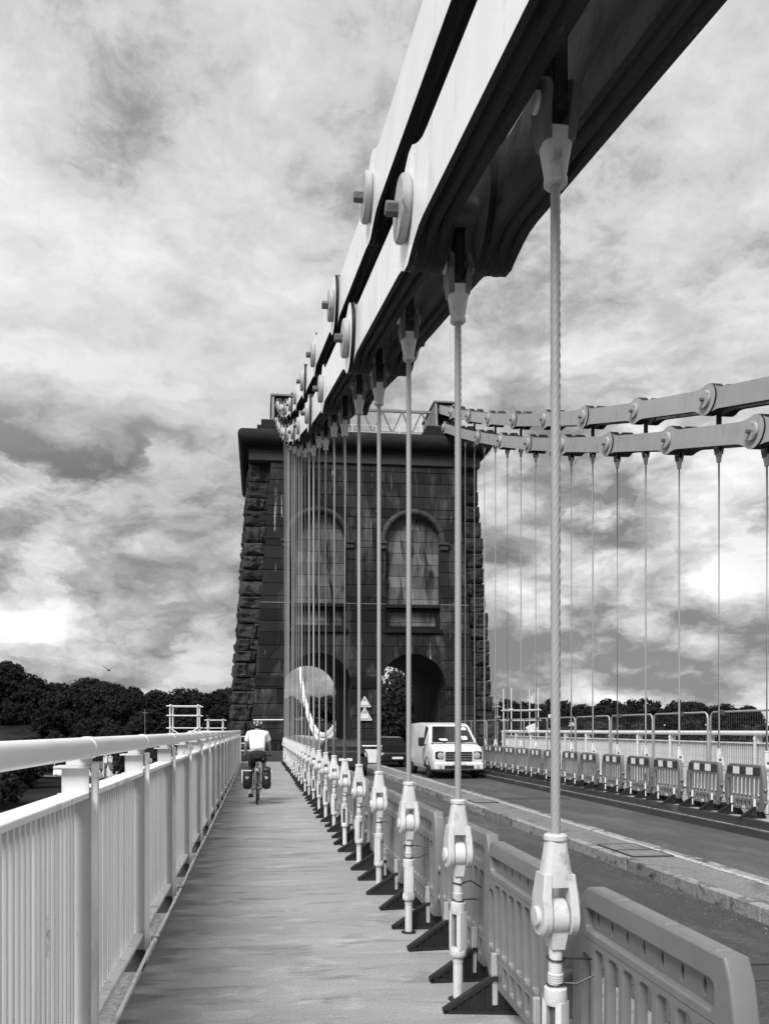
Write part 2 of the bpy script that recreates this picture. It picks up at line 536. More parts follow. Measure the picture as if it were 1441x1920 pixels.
def curve_mesh(name, contours, depth, bevel, mats, res=1):
    """flat filled outline with holes, thickened and rounded: contours in the XY plane, thickness along Z"""
    cu = bpy.data.curves.new(name, 'CURVE')
    cu.dimensions = '2D'
    cu.fill_mode = 'BOTH'
    cu.extrude = max(depth / 2 - bevel, 0.0005)
    cu.bevel_depth = bevel
    cu.bevel_resolution = res
    cu.offset = -bevel
    for c in contours:
        s = cu.splines.new('POLY')
        s.points.add(len(c) - 1)
        for p, q in zip(s.points, c):
            p.co = (q[0], q[1], 0, 1)
        s.use_cyclic_u = True
    o = bpy.data.objects.new(name, cu)
    COL.objects.link(o)
    dg = bpy.context.evaluated_depsgraph_get()
    me = bpy.data.meshes.new_from_object(o.evaluated_get(dg))
    bpy.data.objects.remove(o)
    bpy.data.curves.remove(cu)
    me.name = name
    me.materials.clear()
    me.materials.append(mats)
    return me


def rrect(x0, y0, x1, y1, r, n=3):
    pts = []
    for cx_, cy_, a0 in ((x1 - r, y0 + r, -90), (x1 - r, y1 - r, 0), (x0 + r, y1 - r, 90), (x0 + r, y0 + r, 180)):
        for k in range(n + 1):
            a = R(a0 + 90 * k / n)
            pts.append((cx_ + r * math.cos(a), cy_ + r * math.sin(a)))
    return pts


# ------------------------------------------------------------------ layout numbers
XL, XR = 1.17, 9.40            # the two lines of chains and hangers
XC = 5.285                     # middle of the bridge
TY = 37.8                      # front of the tower
ROAD = -0.25


def z_low(y):
    t = y - 4.4
    return 4.61 + 0.245 * t + 0.0035 * t * t


def z_up(y):
    return z_low(y) + 0.70 + 0.004 * y


# ------------------------------------------------------------------ terrain and water
def lerp_tab(x, tab):
    if x <= tab[0][0]:
        return tab[0][1]
    for (a, va), (b, vb) in zip(tab, tab[1:]):
        if x <= b:
            f = (x - a) / (b - a)
            f = f * f * (3 - 2 * f)
            return va + (vb - va) * f
    return tab[-1][1]


def sstep(a, b, x):
    f = min(max((x - a) / (b - a), 0), 1)
    return f * f * (3 - 2 * f)


def ground_h(x, y):
    ridge = lerp_tab(x, [(-420, 34), (-150, 25), (-110, 15), (-70, 13), (-50, 9), (-15, 8), (45, 6), (126, 3), (280, 3), (500, 5)])
    shore = lerp_tab(x, [(-60, 118), (-20, 175), (30, 182), (90, 150)])
    h = -34 + 20 * sstep(shore, shore + 85, y)
    h += (ridge + 14) * sstep(285, 430, y)
    h += 1.2 * mnoise.noise(Vector((x * 0.02, y * 0.02, 0))) * sstep(shore + 20, shore + 90, y)
    h -= 22 * sstep(520, 1200, y)
    return h


gx = [-3500, -2000, -1100, -700, -520] + [-400 + 10 * i for i in range(81)] + [520, 700, 1100, 2000, 3500]
gy = [-1500, -600, -200, 0, 60] + [100 + 9 * i for i in range(50)] + [600, 750, 1000, 1500, 2500, 4500]
b = MB()
vs = [(x, y, ground_h(x, y)) for y in gy for x in gx]
nx = len(gx)
fs = [(j * nx + i, j * nx + i + 1, (j + 1) * nx + i + 1, (j + 1) * nx + i) for j in range(len(gy) - 1) for i in range(nx - 1)]
b.add(vs, fs)
struct(b.build('ground', M['grass'], smooth=60))
b = MB(); b.add([(-3500, -1500, -30), (3500, -1500, -30), (3500, 600, -30), (-3500, 600, -30)], [(0, 1, 2, 3)])
struct(b.build('water', M['water']))

# ------------------------------------------------------------------ bridge deck
DECK0, DECK1 = -4.0, 186.0
b = MB()
b.box((-0.76, DECK0, -0.30), (2.2, 37.30, 0.0))
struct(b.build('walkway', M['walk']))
b = MB()
b.box((2.201, DECK0, -0.60), (8.359, DECK1, ROAD))
struct(b.build('road', M['asphalt']))
# far footway with its kerb steps
b = MB()
b.box((8.60, DECK0, -0.30), (11.33, 37.2, 0.0))
fw = struct(b.build('pavement', M['foot_pale']))
b = MB(); b.box((8.36, DECK0, -0.35), (8.455, TY + 9, -0.125)); b.build('lower_kerb', M['steel_dark'], fw)
b = MB(); b.box((8.456, DECK0, -0.35), (8.473, TY + 9, -0.116)); b.build('kerb_line', M['worn_line'], fw)
b = MB(); b.box((8.485, DECK0, -0.35), (8.599, TY + 9, 0.02)); b.build('upper_kerb', M['steel_dark'], fw)
# footway round the tower, left
b = MB(); b.box((-3.3, 35.6, -0.32), (-0.78, 50.0, -0.02)); b.box((-0.78, 37.302, -0.32), (-0.4, 50, -0.02))
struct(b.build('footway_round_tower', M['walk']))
b = MB(); b.box((11.35, 35.6, -0.32), (13.9, 50.0, -0.02))
struct(b.build('footway_round_tower', M['foot_pale']))
# deck beyond the tower
b = MB(); b.box((-0.76, 46.2, -0.3), (2.19, DECK1, -0.01)); b.box((8.37, 46.95, -0.3), (11.33, DECK1, -0.01))
struct(b.build('deck_beyond_tower', M['foot_pale']))
# edge channel under the left railing
b = MB()
b.box((-1.10, DECK0, -0.40), (-0.765, 35.5, -0.22))
ch = struct(b.build('deck_edge_channel', M['median']))
b = MB(); b.box((-1.16, DECK0, -0.9), (-1.105, 35.5, -0.05)); b.build('edge_beam', M['steel_dark'], ch)
# deck girders
b = MB()
for x in (-0.6, 1.2, 2.6, 5.28, 7.9, 9.4, 11.2):
    b.box((x - 0.15, DECK0, -1.6), (x + 0.15, DECK1, -0.61))
gi = struct(b.build('deck_girders', M['steel_dark']))

# median with kerb stones
b = MB(); b.box((4.90, DECK0, -0.30), (5.62, TY - 0.6, -0.105))
med = struct(b.build('median_strip', M['median']))
for side, (x0, x1) in enumerate(((4.765, 4.898), (5.622, 5.745))):
    meshes = []
    for k in range(4):
        bb = MB(); bb.cbox((x0 + rng.uniform(-.004, .004), -0.445, -0.32), (x1, 0.445, -0.10 + rng.uniform(-.006, .008)), 0.012)
        meshes.append(bb.mesh('kerb_stone', M['kerb']))
    y = -3.5
    k = 0
    while y < TY - 1.2:
        ob('kerb_stone', meshes[k % 4], med, loc=(0, y, 0))
        y += 0.905; k += 1
b = MB(); b.add([(5.50, DECK0, -0.1005), (5.61, DECK0, -0.1005), (5.61, TY - .7, -0.1005), (5.50, TY - .7, -0.1005)], [(0, 1, 2, 3)])
b.build('edge_line', M['worn_line'], med)
for i, (y0, y1) in enumerate(((9.75, 10.25), (10.29, 10.8), (17.2, 17.8))):
    b = MB(); b.box((4.93, y0, -0.14), (5.47, y1, -0.092))
    pl = b.build('access_cover', M['median'], med)
    b = MB(); b.box((4.915, y0 - 0.02, -0.13), (4.93, y1 + 0.02, -0.086)); b.box((5.47, y0 - 0.02, -0.13), (5.485, y1 + 0.02, -0.086))
    b.box((4.93, y0 - 0.02, -0.13), (5.47, y0, -0.086)); b.box((4.93, y1, -0.13), (5.47, y1 + .018, -0.086))
    b.build('cover_frame', M['steel_dark'], pl)
# expansion joint plates in the carriageway
road = bpy.data.objects['road']
for (x0, x1, y0, y1) in ((2.3, 4.6, 5.3, 5.62), (6.0, 8.2, 8.3, 8.6), (6.0, 8.2, 19.5, 19.75)):
    b = MB(); b.box((x0, y0, ROAD - .02), (x1, y1, ROAD + 0.006)); b.box((x0, y1 + .03, ROAD - .02), (x1, y1 + .07, ROAD + .012))
    b.build('joint_plate', M['steel_dark'], road)
# patches of grit and litter crumbs along the gutter
b = MB()
for i in range(650):
    side = rng.random()
    if side < 0.84:
        x = 4.76 - abs(rng.gauss(0, 0.16)); y = rng.uniform(2, 22); z = ROAD
    elif side < 0.93:
        x = rng.uniform(1.2, 2.1); y = rng.uniform(2, 14); z = 0
    else:
        x = rng.uniform(-0.6, 1.1); y = rng.uniform(3.5, 12); z = 0
    s = rng.uniform(0.002, 0.0065) if side < .84 else rng.uniform(.002, .0045)
    a = rng.uniform(0, PI)
    c_, s_ = math.cos(a) * s, math.sin(a) * s
    b.add([(x + c_, y + s_, z), (x - s_, y + c_, z), (x - c_, y - s_, z), (x + s_, y - c_, z), (x, y, z + s * 1.2)],
          [(0, 1, 4), (1, 2, 4), (2, 3, 4), (3, 0, 4)])
go = b.build('grit', M['worn_line'], kind='stuff')
tag(go, 'loose pale grit scattered on the road gutter and walkway', 'grit')

# ------------------------------------------------------------------ tower
tower = thing('bridge_tower', 'soot dark stone tower with two arches and rock faced edges', 'tower', (XC, TY, 0))
TB = 8.0                                   # depth of the tower
ARX, ARR, SPR = 2.37, 1.66, 3.68           # arch centres either side, radius, springing
NIR, NISP, NIB = 1.36, 10.9, 7.78          # blind niche radius, springing, bottom


def edge_x(z):                             # half width of the smooth front at height z (battered)
    return 5.75 - 0.072 * z


def rock_x(z):
    return 6.78 - 0.072 * z


# core: piers, upper mass (local coordinates of the tower, y grows into the stone)
b = MB()
for s in (-1, 1):
    zz = [(-31, 0), (5.4, 0)]
    lo, hi = [], []
    for z, lst in ((-31, lo), (15.1, hi)):
        xo = (rock_x(max(z, -31)) - 0.12)
        xi = ARX + ARR + 0.02
        a_, b_ = sorted((s * xi, s * xo))
        lst += [(a_, 0.62, z), (b_, 0.62, z), (b_, TB, z), (a_, TB, z)]
    b.hexa(lo, hi)
b.box((-(ARX - ARR) + .02, 0.5, -31), ((ARX - ARR) - .02, TB - .02, 15.1))
for s in (-1, 1):
    b.box((s * ARX - ARR - .019, 0.52, SPR + ARR + 0.30), (s * ARX + ARR + .019, TB - .03, 15.1))
b.build('core', M['core'], tower)
# vaults
for s in (-1, 1):
    b = MB()
    n = 20
    vs, fs = [], []
    for k in range(n + 1):
        a = PI * k / n
        vs += [(s * ARX + ARR * math.cos(a), 0.06, SPR + ARR * math.sin(a)), (s * ARX + ARR * math.cos(a), TB + .02, SPR + ARR * math.sin(a)),
               (s * ARX + (ARR + .34) * math.cos(a), 0.06, SPR + (ARR + .34) * math.sin(a)), (s * ARX + (ARR + .34) * math.cos(a), TB + .02, SPR + (ARR + .34) * math.sin(a))]
    for k in range(n):
        q = k * 4
        fs += [(q, q + 1, q + 5, q + 4), (q + 2, q + 6, q + 7, q + 3), (q, q + 4, q + 6, q + 2), (q + 1, q + 3, q + 7, q + 5)]
    b.add(vs, fs)
    b.build('vault', M['trim'], tower, smooth=40)
    b = MB()
    b.box((s * ARX - ARR - .10, 0.06, ROAD - .3), (s * ARX - ARR, TB + .01, SPR - .001)); b.box((s * ARX + ARR, 0.06, ROAD - .3), (s * ARX + ARR + .10, TB + .01, SPR - .001))
    b.build('tunnel_wall', M['ashlar'], tower)


def block(x0b, x1b, x0t, x1t, z0, z1, y0, y1, c=0.022):
    """ashlar block with chamfered front arris: front at y0, slanted ends allowed"""
    g2 = 0.006
    x0b += g2; x1b -= g2; x0t += g2; x1t -= g2; z0 += g2; z1 -= g2
    bb = MB()
    vs = [(x0b + c, y0, z0 + c), (x1b - c, y0, z0 + c), (x1t - c, y0, z1 - c), (x0t + c, y0, z1 - c),
          (x0b, y0 + c, z0), (x1b, y0 + c, z0), (x1t, y0 + c, z1), (x0t, y0 + c, z1),
          (x0b, y1, z0), (x1b, y1, z0), (x1t, y1, z1), (x0t, y1, z1)]
    fs = [(0, 1, 2, 3), (0, 4, 5, 1), (1, 5, 6, 2), (2, 6, 7, 3), (3, 7, 4, 0), (4, 8, 9, 5), (5, 9, 10, 6), (6, 10, 11, 7), (7, 11, 8, 4), (11, 10, 9, 8)]
    bb.add(vs, fs)
    return bb


def circ_dx(rad, dz):
    return math.sqrt(max(rad * rad - dz * dz, 0))


def opening(z, lowarch):
    """half width of the hole (arch with ring, or niche with moulding) at height z"""
    if lowarch:
        ro = ARR + 0.34
        if z <= SPR:
            return ARR
        return circ_dx(ro, z - SPR)
    ro = NIR + 0.26
    if z < NIB - 1.45 or z > NISP + ro:
        return 0
    if z <= NISP:
        return NIR
    return circ_dx(ro, z - NISP)


courses = []
z = -0.2
while z < 14.69:
    h = rng.choice((0.56, 0.62, 0.66))
    # hold the main levels to course lines
    for lv in (SPR, SPR + ARR + .34, NIB - 1.45, NISP, NISP + NIR + .26, 14.70):
        if z < lv - 1e-6 and z + h > lv - 0.28:
            h = lv - z
            break
    courses.append((z, z + h))
    z += h
for ci, (z0, z1) in enumerate(courses):
    spans = []                              # (x at z0, x at z1) pairs bounding solid stretches
    xs = [(-edge_x(z0), -edge_x(z1))]
    zm = (z0 + z1) / 2
    low = z0 < SPR + ARR + 0.34
    for s in (-1, 1):
        if low:
            h0, h1 = opening(z0 + .001, True), opening(z1 - .001, True)
            if z0 >= SPR - .01:
                h0 = circ_dx(ARR + .34, z0 - SPR)
            if z1 <= SPR + .01:
                h1 = ARR; h0 = ARR
        else:
            h0, h1 = opening(z0 + .001, False), opening(z1 - .001, False)
            if z1 <= NISP + .01:
                h0 = h1 = opening(zm, False)
            elif z0 >= NISP - .01:
                h0 = circ_dx(NIR + .26, z0 - NISP); h1 = circ_dx(NIR + .26, z1 - NISP)
        if h0 > 0.02 or h1 > 0.02:
            xs += [(s * ARX - h0, s * ARX - h1), (s * ARX + h0, s * ARX + h1)]
    xs += [(edge_x(z0), edge_x(z1))]
    for i in range(0, len(xs), 2):
        a0, a1 = xs[i]; e0, e1 = xs[i + 1]
        wid = ((e0 - a0) + (e1 - a1)) / 2
        nb = max(1, round(wid / 1.35))
        cuts = [0.0]
        for k in range(1, nb):
            cuts.append((k + (0.22 if ci % 2 else -0.22) + rng.uniform(-.1, .1)) / nb)
        cuts.append(1.0)
        for f0, f1 in zip(cuts, cuts[1:]):
            b0, b1 = a0 + (e0 - a0) * f0, a0 + (e0 - a0) * f1
            t0, t1 = a1 + (e1 - a1) * f0, a1 + (e1 - a1) * f1
            if max(b1 - b0, t1 - t0) < 0.09:
                continue
            if b1 - b0 < .08:
                b0, b1 = (b0 + b1) / 2 - .04, (b0 + b1) / 2 + .04
            if t1 - t0 < .08:
                t0, t1 = (t0 + t1) / 2 - .04, (t0 + t1) / 2 + .04
            bb = block(b0, b1, t0, t1, z0, z1,
                       rng.uniform(-.006, .006), 0.9)
            bb.build('ashlar_block', M['ashlar'], tower)
# arch rings (voussoirs) and niche mouldings
for s in (-1, 1):
    nv = 13
    for k in range(nv):
        a0, a1 = PI * k / nv + .006, PI * (k + 1) / nv - .006
        vv = []
        for yy in (-0.012, 0.5):
            for a in (a0, (a0 + a1) / 2, a1):
                vv.append((s * ARX + ARR * math.cos(a), yy, SPR + ARR * math.sin(a)))
            for a in (a1, (a0 + a1) / 2, a0):
                vv.append((s * ARX + (ARR + .37) * math.cos(a), yy, SPR + (ARR + .37) * math.sin(a)))
        bb = MB(); bb.add(vv, [(0, 1, 2, 3, 4, 5), (11, 10, 9, 8, 7, 6)] + [(i, 6 + i, 6 + (i + 1) % 6, (i + 1) % 6) for i in range(6)])
        bb.build('voussoir', M['ashlar'], tower)
    # rounded niche moulding
    nv = 9
    for k in range(nv):
        a0, a1 = PI * k / nv + .008, PI * (k + 1) / nv - .008
        rings = []
        for q in range(4):
            a = a0 + (a1 - a0) * q / 3
            sec = [(NIR - .0, .40), (NIR, -.03), (NIR + .05, -.10), (NIR + .13, -.13), (NIR + .22, -.10), (NIR + .29, -.02), (NIR + .29, .40)]
            rings.append([(s * ARX + r * math.cos(a), y_, NISP + r * math.sin(a)) for r, y_ in sec])
        bb = MB(); bb.loft(rings)
        bb.build('niche_moulding', M['trim_pale'], tower, smooth=50)
    for e in (-1, 1):
        x0 = s * ARX + e * NIR
        a_, b_ = sorted((x0, x0 + e * 0.42))
        bb = MB(); bb.cbox((a_ - .03, -0.16, NISP - .14), (b_ + .03, 0.3, NISP - .005), .02); bb.cbox((a_, -0.09, NISP - .38), (b_, 0.3, NISP - .145), .02)
        bb.build('niche_impost', M['trim_pale'], tower)
    # back of the niche: coursed paler stone
    z = NIB - 1.44
    row = 0
    while z < NISP + NIR - .05:
        h = min(0.58, NISP + NIR - z)
        zt = z + h
        hw0 = NIR + .02 if z < NISP else circ_dx(NIR + .04, z - NISP) + .05
        hw1 = NIR + .02 if zt < NISP else circ_dx(NIR + .04, zt - NISP) + .05
        nb = 3 if row % 2 else 2
        for k in range(nb):
            f0, f1 = k / nb, (k + 1) / nb
            block(s * ARX - hw0 + 2 * hw0 * f0, s * ARX - hw0 + 2 * hw0 * f1, s * ARX - hw1 + 2 * hw1 * f0, s * ARX - hw1 + 2 * hw1 * f1,
                  z, zt, 0.34 + rng.uniform(-.008, .008), 0.6, .015).build('niche_block', M['niche'], tower)
        z = zt; row += 1
    # sill, sunk panel and lower ledge
    bb = MB(); bb.cbox((s * ARX - NIR + .004, -0.09, NIB - .18), (s * ARX + NIR - .004, 0.5, NIB), .02); bb.build('niche_sill', M['trim'], tower)
    bb = MB()
    x0, x1, zb, zt = s * ARX - NIR + .006, s * ARX + NIR - .006, NIB - 1.18, NIB - .20
    for (aa, cc_) in (((x0, zb), (x1, zb + .13)), ((x0, zt - .13), (x1, zt)), ((x0, zb + .131), (x0 + .16, zt - .131)), ((x1 - .16, zb + .131), (x1, zt - .131))):
        bb.cbox((aa[0], 0.12, aa[1]), (cc_[0], 0.45, cc_[1]), .015)
    bb.build('panel_frame', M['trim'], tower)
    bb = MB(); bb.cbox((s * ARX - NIR - .12, -0.13, NIB - 1.44), (s * ARX + NIR + .12, 0.5, NIB - 1.22), .03); bb.build('panel_ledge', M['trim'], tower)
# string line, impost band, plinth offsets (each stretch between the openings)
for (xa, xb) in ((-edge_x(SPR) - .02, -ARX - ARR - .0), (-ARX + ARR, ARX - ARR), (ARX + ARR, edge_x(SPR) + .02)):
    bb = MB(); bb.cbox((xa, -0.07, SPR - .02), (xb, 0.4, SPR + .50), .02); bb.cbox((xa - .02, -.05, SPR - .10), (xb + .02, .4, SPR - .022), .015)
    bb.build('impost_band', M['trim'], tower)
    xo = 0.07
    bb = MB(); bb.cbox((xa - (0.32 if xa < -4 else .02), -0.14, -0.4), (xb + (0.32 if xb > 4 else .02), 0.4, 1.0 if abs(xa) < 3 and abs(xb) < 3 else 0.5), .03)
    bb.build('plinth', M['trim_pale'], tower)
bb = MB(); bb.box((-edge_x(7.75), -0.022, 7.785), (-ARX - NIR - .02, 0.2, 7.80)); bb.box((-ARX + NIR + .02, -0.022, 7.785), (ARX - NIR - .02, 0.2, 7.80)); bb.box((ARX + NIR + .02, -0.022, 7.785), (edge_x(7.75), .2, 7.80))
bb.build('string_line', M['worn_line'], tower)
# frieze and roll cornice, returned along the sides
fx = rock_x(14.9) + 0.06
bb = MB(); bb.cbox((-fx, -0.10, 14.70), (fx, TB + .1, 15.22), .02); bb.build('frieze', M['trim_pale'], tower)
bb = MB()
prof = [(0.05, 15.22), (-0.14, 15.225), (-0.16, 15.32), (-0.34, 15.36), (-0.52, 15.45), (-0.62, 15.62), (-0.64, 15.80), (-0.58, 15.98), (-0.46, 16.10), (0.3, 16.14)]
rings = []
cxo = rock_x(15.4) - 0.02
for dy, zz in prof:
    o_ = -dy
    rings.append([(-cxo - o_, -o_, zz), (cxo + o_, -o_, zz), (cxo + o_, TB + o_, zz), (-cxo - o_, TB + o_, zz)])
bb.loft(rings)
bb.build('cornice', M['trim'], tower, smooth=35)
bb = MB(); bb.cbox((-6.05, 0.5, 16.14), (6.05, TB - .4, 16.30), .03); bb.build('roof_slab', M['core'], tower)
# saddle pedestals and housings over each chain line
for s in (-1, 1):
    xh = s * (XR - XC)
    bb = MB()
    bb.cbox((xh - 1.25, -0.05, 16.141), (xh + 1.15, TB - .2, 16.46), .03); bb.cbox((xh - 1.05, 0.05, 16.462), (xh + .98, TB - .5, 16.78), .03)
    bb.build('saddle_pedestal', M['trim'], tower)
    bb = MB()
    for e in (-1, 1):
        a_, c_ = sorted((xh + e * 0.40, xh + e * 0.52))
        bb.hexa([(a_, 0.35, 16.78), (c_, 0.35, 16.78), (c_, 3.6, 16.78), (a_, 3.6, 16.78)], [(a_, 0.55, 18.15), (c_, 0.55, 18.15), (c_, 3.4, 18.15), (a_, 3.4, 18.15)])
    bb.box((xh - .58, 0.50, 18.152), (xh + .58, 3.45, 18.24))
    bb.build('saddle_housing', M['lattice'], tower)
# rock-faced edge stones


def rock_mesh(seed):
    bm = bmesh.new()
    bmesh.ops.create_cube(bm, size=1)
    bmesh.ops.subdivide_edges(bm, edges=list(bm.edges), cuts=7, use_grid_fill=True)
    o_ = Vector((seed * 7.3, seed * 3.1, seed * 1.7))
    for v in bm.verts:
        p = v.co.copy()
        m = 1 - max(abs(p.x), abs(p.z)) * 2          # 0 at the arrises of the front face
        if p.y < -0.49:
            d = 0.05 + 0.10 * min(max(m, 0) * 4, 1) ** 0.5 + 0.36 * mnoise.fractal(p * 1.9 + o_, 0.9, 2.2, 3) * (0.15 + min(max(m, 0) * 2, .8))
            v.co.y -= max(d, -0.02)
        for ax, oth in ((0, 2), (2, 0)):
            if abs(p[ax]) > 0.49 and p.y < 0.3:
                mm = 1 - abs(p[oth]) * 2
                v.co[ax] += math.copysign((0.02 * max(mm, 0) + 0.07 * mnoise.fractal(p * 3.1 - o_, 1.0, 2.1, 3) * max(mm, .2)) * (1.0 if ax == 0 else .12), p[ax])
    me = bpy.data.meshes.new('rock_stone')
    bm.to_mesh(me); bm.free()
    me.materials.append(M['rock'])
    me.polygons.foreach_set('use_smooth', [True] * len(me.polygons))
    me.set_sharp_from_angle(angle=R(28))
    return me


rocks = [rock_mesh(i + 1) for i in range(7)]
for s in (-1, 1):
    z = -2.2
    ci = 0
    while z < 14.6:
        h = rng.choice((0.60, 0.66, 0.74, 0.80))
        if z + h > 14.3:
            h = 14.695 - z
        zc_ = z + h / 2
        xo = rock_x(zc_) + rng.uniform(-.04, .07)
        xi = edge_x(zc_) - 0.04
        wtot = xo - xi
        if ci % 2 == 0 or rng.random() < .25:
            pieces = [(xi, xo)] if rng.random() < .5 else [(xi, xi + .25 * wtot), (xi + .26 * wtot, xo)]
        else:
            cut = rng.uniform(.3, .45) * wtot
            pieces = [(xi, xi + cut), (xi + cut + .01, xo)]
        for (pa, pb) in pieces:
            dep = 1.0
            o = ob('rock_stone', rng.choice(rocks), tower, loc=(s * (pa + pb) / 2, 0.75 + rng.uniform(-.03, .03), zc_),
                   scl=((pb - pa) - .035, 0.62, h - .055))
            if rng.random() < .5:
                o.rotation_euler = (0, PI, 0)
        # side-face stones behind the corner
        yy = 1.15
        while yy < TB - .6:
            L = rng.uniform(0.9, 1.6)
            o = ob('rock_stone', rng.choice(rocks), tower, loc=(s * (rock_x(zc_) - .22), yy + L / 2, zc_), rot=(0, 0, s * PI / 2), scl=(L - .03, 0.5, h - .055))
            yy += L
        z += h; ci += 1

# lattice girder across the tower top
gird = thing('lattice_girder', 'pale steel lattice girder spanning the tower top between saddles', 'girder', (XC, TY + 1.2, 16.35))
L0, L1 = -3.55, 3.55
for zz, nm in ((1.55, 'top_chord'), (0.42, 'bottom_chord')):
    bb = MB(); bb.box((L0, -.06, zz - .06), (L1, .06, zz + .06)); bb.build(nm, M['lattice'], gird)
n = 14
for k in range(n):
    xa = L0 + (L1 - L0) * k / n; xb = L0 + (L1 - L0) * (k + 1) / n
    za, zb = (0.42, 1.55) if k % 2 == 0 else (1.55, 0.42)
    bb = MB(); bb.tube([(xa, 0, za), (xb, 0, zb)], 0.05, 6); bb.build('diagonal', M['lattice'], gird, smooth=60)
bb = MB(); bb.box((-1.7, -.09, 0.49), (-1.1, -.065, 1.48)); bb.build('plate', M['lattice'], gird)
bb = MB()
for k in range(60):
    xx = L0 + .1 + (L1 - L0 - .2) * k / 59
    bb.box((xx - .02, -.05, .31), (xx + .02, .05, .358))
bb.build('rivet_teeth', M['lattice'], gird, kind='stuff')
bb = MB(); bb.box((L0 + .05, -.1, -.05), (L0 + .2, .1, .36)); bb.box((L1 - .2, -.1, -.05), (L1 - .05, .1, .36)); bb.build('foot', M['lattice'], gird)
tr = thing('roof_handrail', 'thin guard rail along the tower roof beneath the lattice girder', 'railing', (XC, TY + .7, 16.3))
for zz in (0.28, 0.62):
    bb = MB(); bb.tube([(-3.0, 0, zz), (3.0, 0, zz)], .016, 6); bb.build('rail', M['galv_pale'], tr)
for k in range(6):
    bb = MB(); bb.tube([(-3.0 + 1.2 * k, 0, -.02), (-3.0 + 1.2 * k, 0, .62)], .016, 6); bb.build('post', M['galv_pale'], tr)
rbx = thing('roof_cabinet', 'dark cabinet on the tower roof below the lattice girder', 'cabinet', (XC - 2.1, TY + 1.9, 16.3))
bb = MB(); bb.cbox((-.17, -.2, 0), (.17, .2, .62), .01); bb.build('case', M['steel_dark'], rbx)
bb = MB(); bb.box((-.2, -.23, .622), (.2, .23, .66)); bb.build('lid', M['lattice'], rbx)

# warning signs on the middle pier


def tri(w, h, z0=0.0, r=.05):
    pts = []
    P = [(-w / 2, z0), (w / 2, z0), (0, z0 + h)]
    for i in range(3):
        p, q, s_ = Vector(P[i]), Vector(P[i - 1]), Vector(P[(i + 1) % 3])
        a_ = p + (q - p).normalized() * r; c_ = p + (s_ - p).normalized() * r
        m_ = (a_ + c_ + p) / 3
        pts += [tuple(a_), tuple(m_), tuple(c_)]
    return pts


for (zz, w, lab) in ((2.66, .66, 'upper triangular warning sign with pale lower half on tower pier'), (2.0, .78, 'lower triangular warning sign, larger one, on tower pier')):
    sg = thing('warning_sign', lab, 'road sign', (XC - .08, TY - .11, zz), group='warning signs on the middle pier')
    hgt = w * .86
    bb = MB(); bb.prism(tri(w, hgt), 0.0, 0.02); bb.build('plate', M['stripe_w'], sg)
    bb = MB(); bb.prism(tri(w * .82, hgt * .80, .05), -.006, -.001); bb.build('border', M['washer'], sg)
    bb = MB(); bb.prism([(-w * .30, .10), (w * .30, .10), (w * .18, .10 + hgt * .34), (-w * .18, .10 + hgt * .34)], -.011, -.007); bb.build('pictogram', M['white'], sg)
    bb = MB(); bb.box((-.03, .021, .1), (.03, .11, hgt * .6)); bb.build('bracket', M['galv'], sg)
bar = thing('tower_rail', 'white horizontal bar fixed across the tower foot behind cyclist', 'rail', (XC, TY, 0))
bb = MB(); bb.tube([(-5.55, -.12, 2.02), (-4.05, -.12, 2.03)], .028, 8); bb.build('bar', M['white'], bar, smooth=60)
for x in (-5.5, -4.1):
    bb = MB(); bb.box((x - .02, -.12, 2.0), (x + .02, .1, 2.05)); bb.build('bracket', M['galv'], bar)

# ------------------------------------------------------------------ chains of flat eyebars
HR, BH, TH = 0.31, 0.20, 0.034


def eyebar_mesh(L, side=0, face='face'):
    pts = []

    def end(cx_, sgn):
        seq = []
        for k in range(13):                     # round head
            a = R(58 + (360 - 116) * k / 12)
            seq.append((cx_ + sgn * HR * math.cos(a), HR * math.sin(a)))
        return seq
    lft = end(0, 1)
    # top of left head is first; order: left head from upper to lower, then right head from lower to upper
    tr_ = [(0.26, 0.232), (0.36, 0.208), (0.48, BH)]
    pts += [(x, z) for x, z in reversed(tr_)] + lft + [(x, -z) for x, z in tr_]
    rgt = [(L - (x), -z) for x, z in ([(x, z) for x, z in reversed(tr_)] + lft + [(x, -z) for x, z in tr_])]
    pts += rgt
    # clean: order is a closed loop (left: top to bottom, right: bottom to top)
    bb = MB()
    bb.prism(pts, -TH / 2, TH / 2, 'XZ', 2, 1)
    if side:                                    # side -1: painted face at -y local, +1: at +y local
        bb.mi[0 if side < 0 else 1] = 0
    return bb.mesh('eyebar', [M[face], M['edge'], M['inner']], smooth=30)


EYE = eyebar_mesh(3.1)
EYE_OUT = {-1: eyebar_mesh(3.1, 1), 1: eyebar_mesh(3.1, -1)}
EYE_GREY = {-1: eyebar_mesh(3.1, 1, 'face_grey'), 1: eyebar_mesh(3.1, -1, 'face_grey')}      # outermost plates: outer face pale beside the walkway, grey across the road
bb = MB(); bb.lathe([(0.05, 0.0), (0.16, 0.0), (0.175, .012), (0.175, .045), (0.16, .058), (0.06, .058)], 24, 'X'); WASH = bb.mesh('washer', M['washer'], 35)
bb = MB(); bb.lathe([(0.042, 0.0), (0.042, .065), (0.036, .072)], 6, 'X'); NUT = bb.mesh('nut', M['nut'])
bb = MB(); bb.lathe([(0.085, -.335), (0.085, .335)], 16, 'X'); PIN = bb.mesh('pin', M['nut'], 40)
OFF_A = (-.293, -.218, -.143, .143, .218, .293)
OFF_B = (-.2555, -.1805, -.1055, .1055, .1805, .2555)


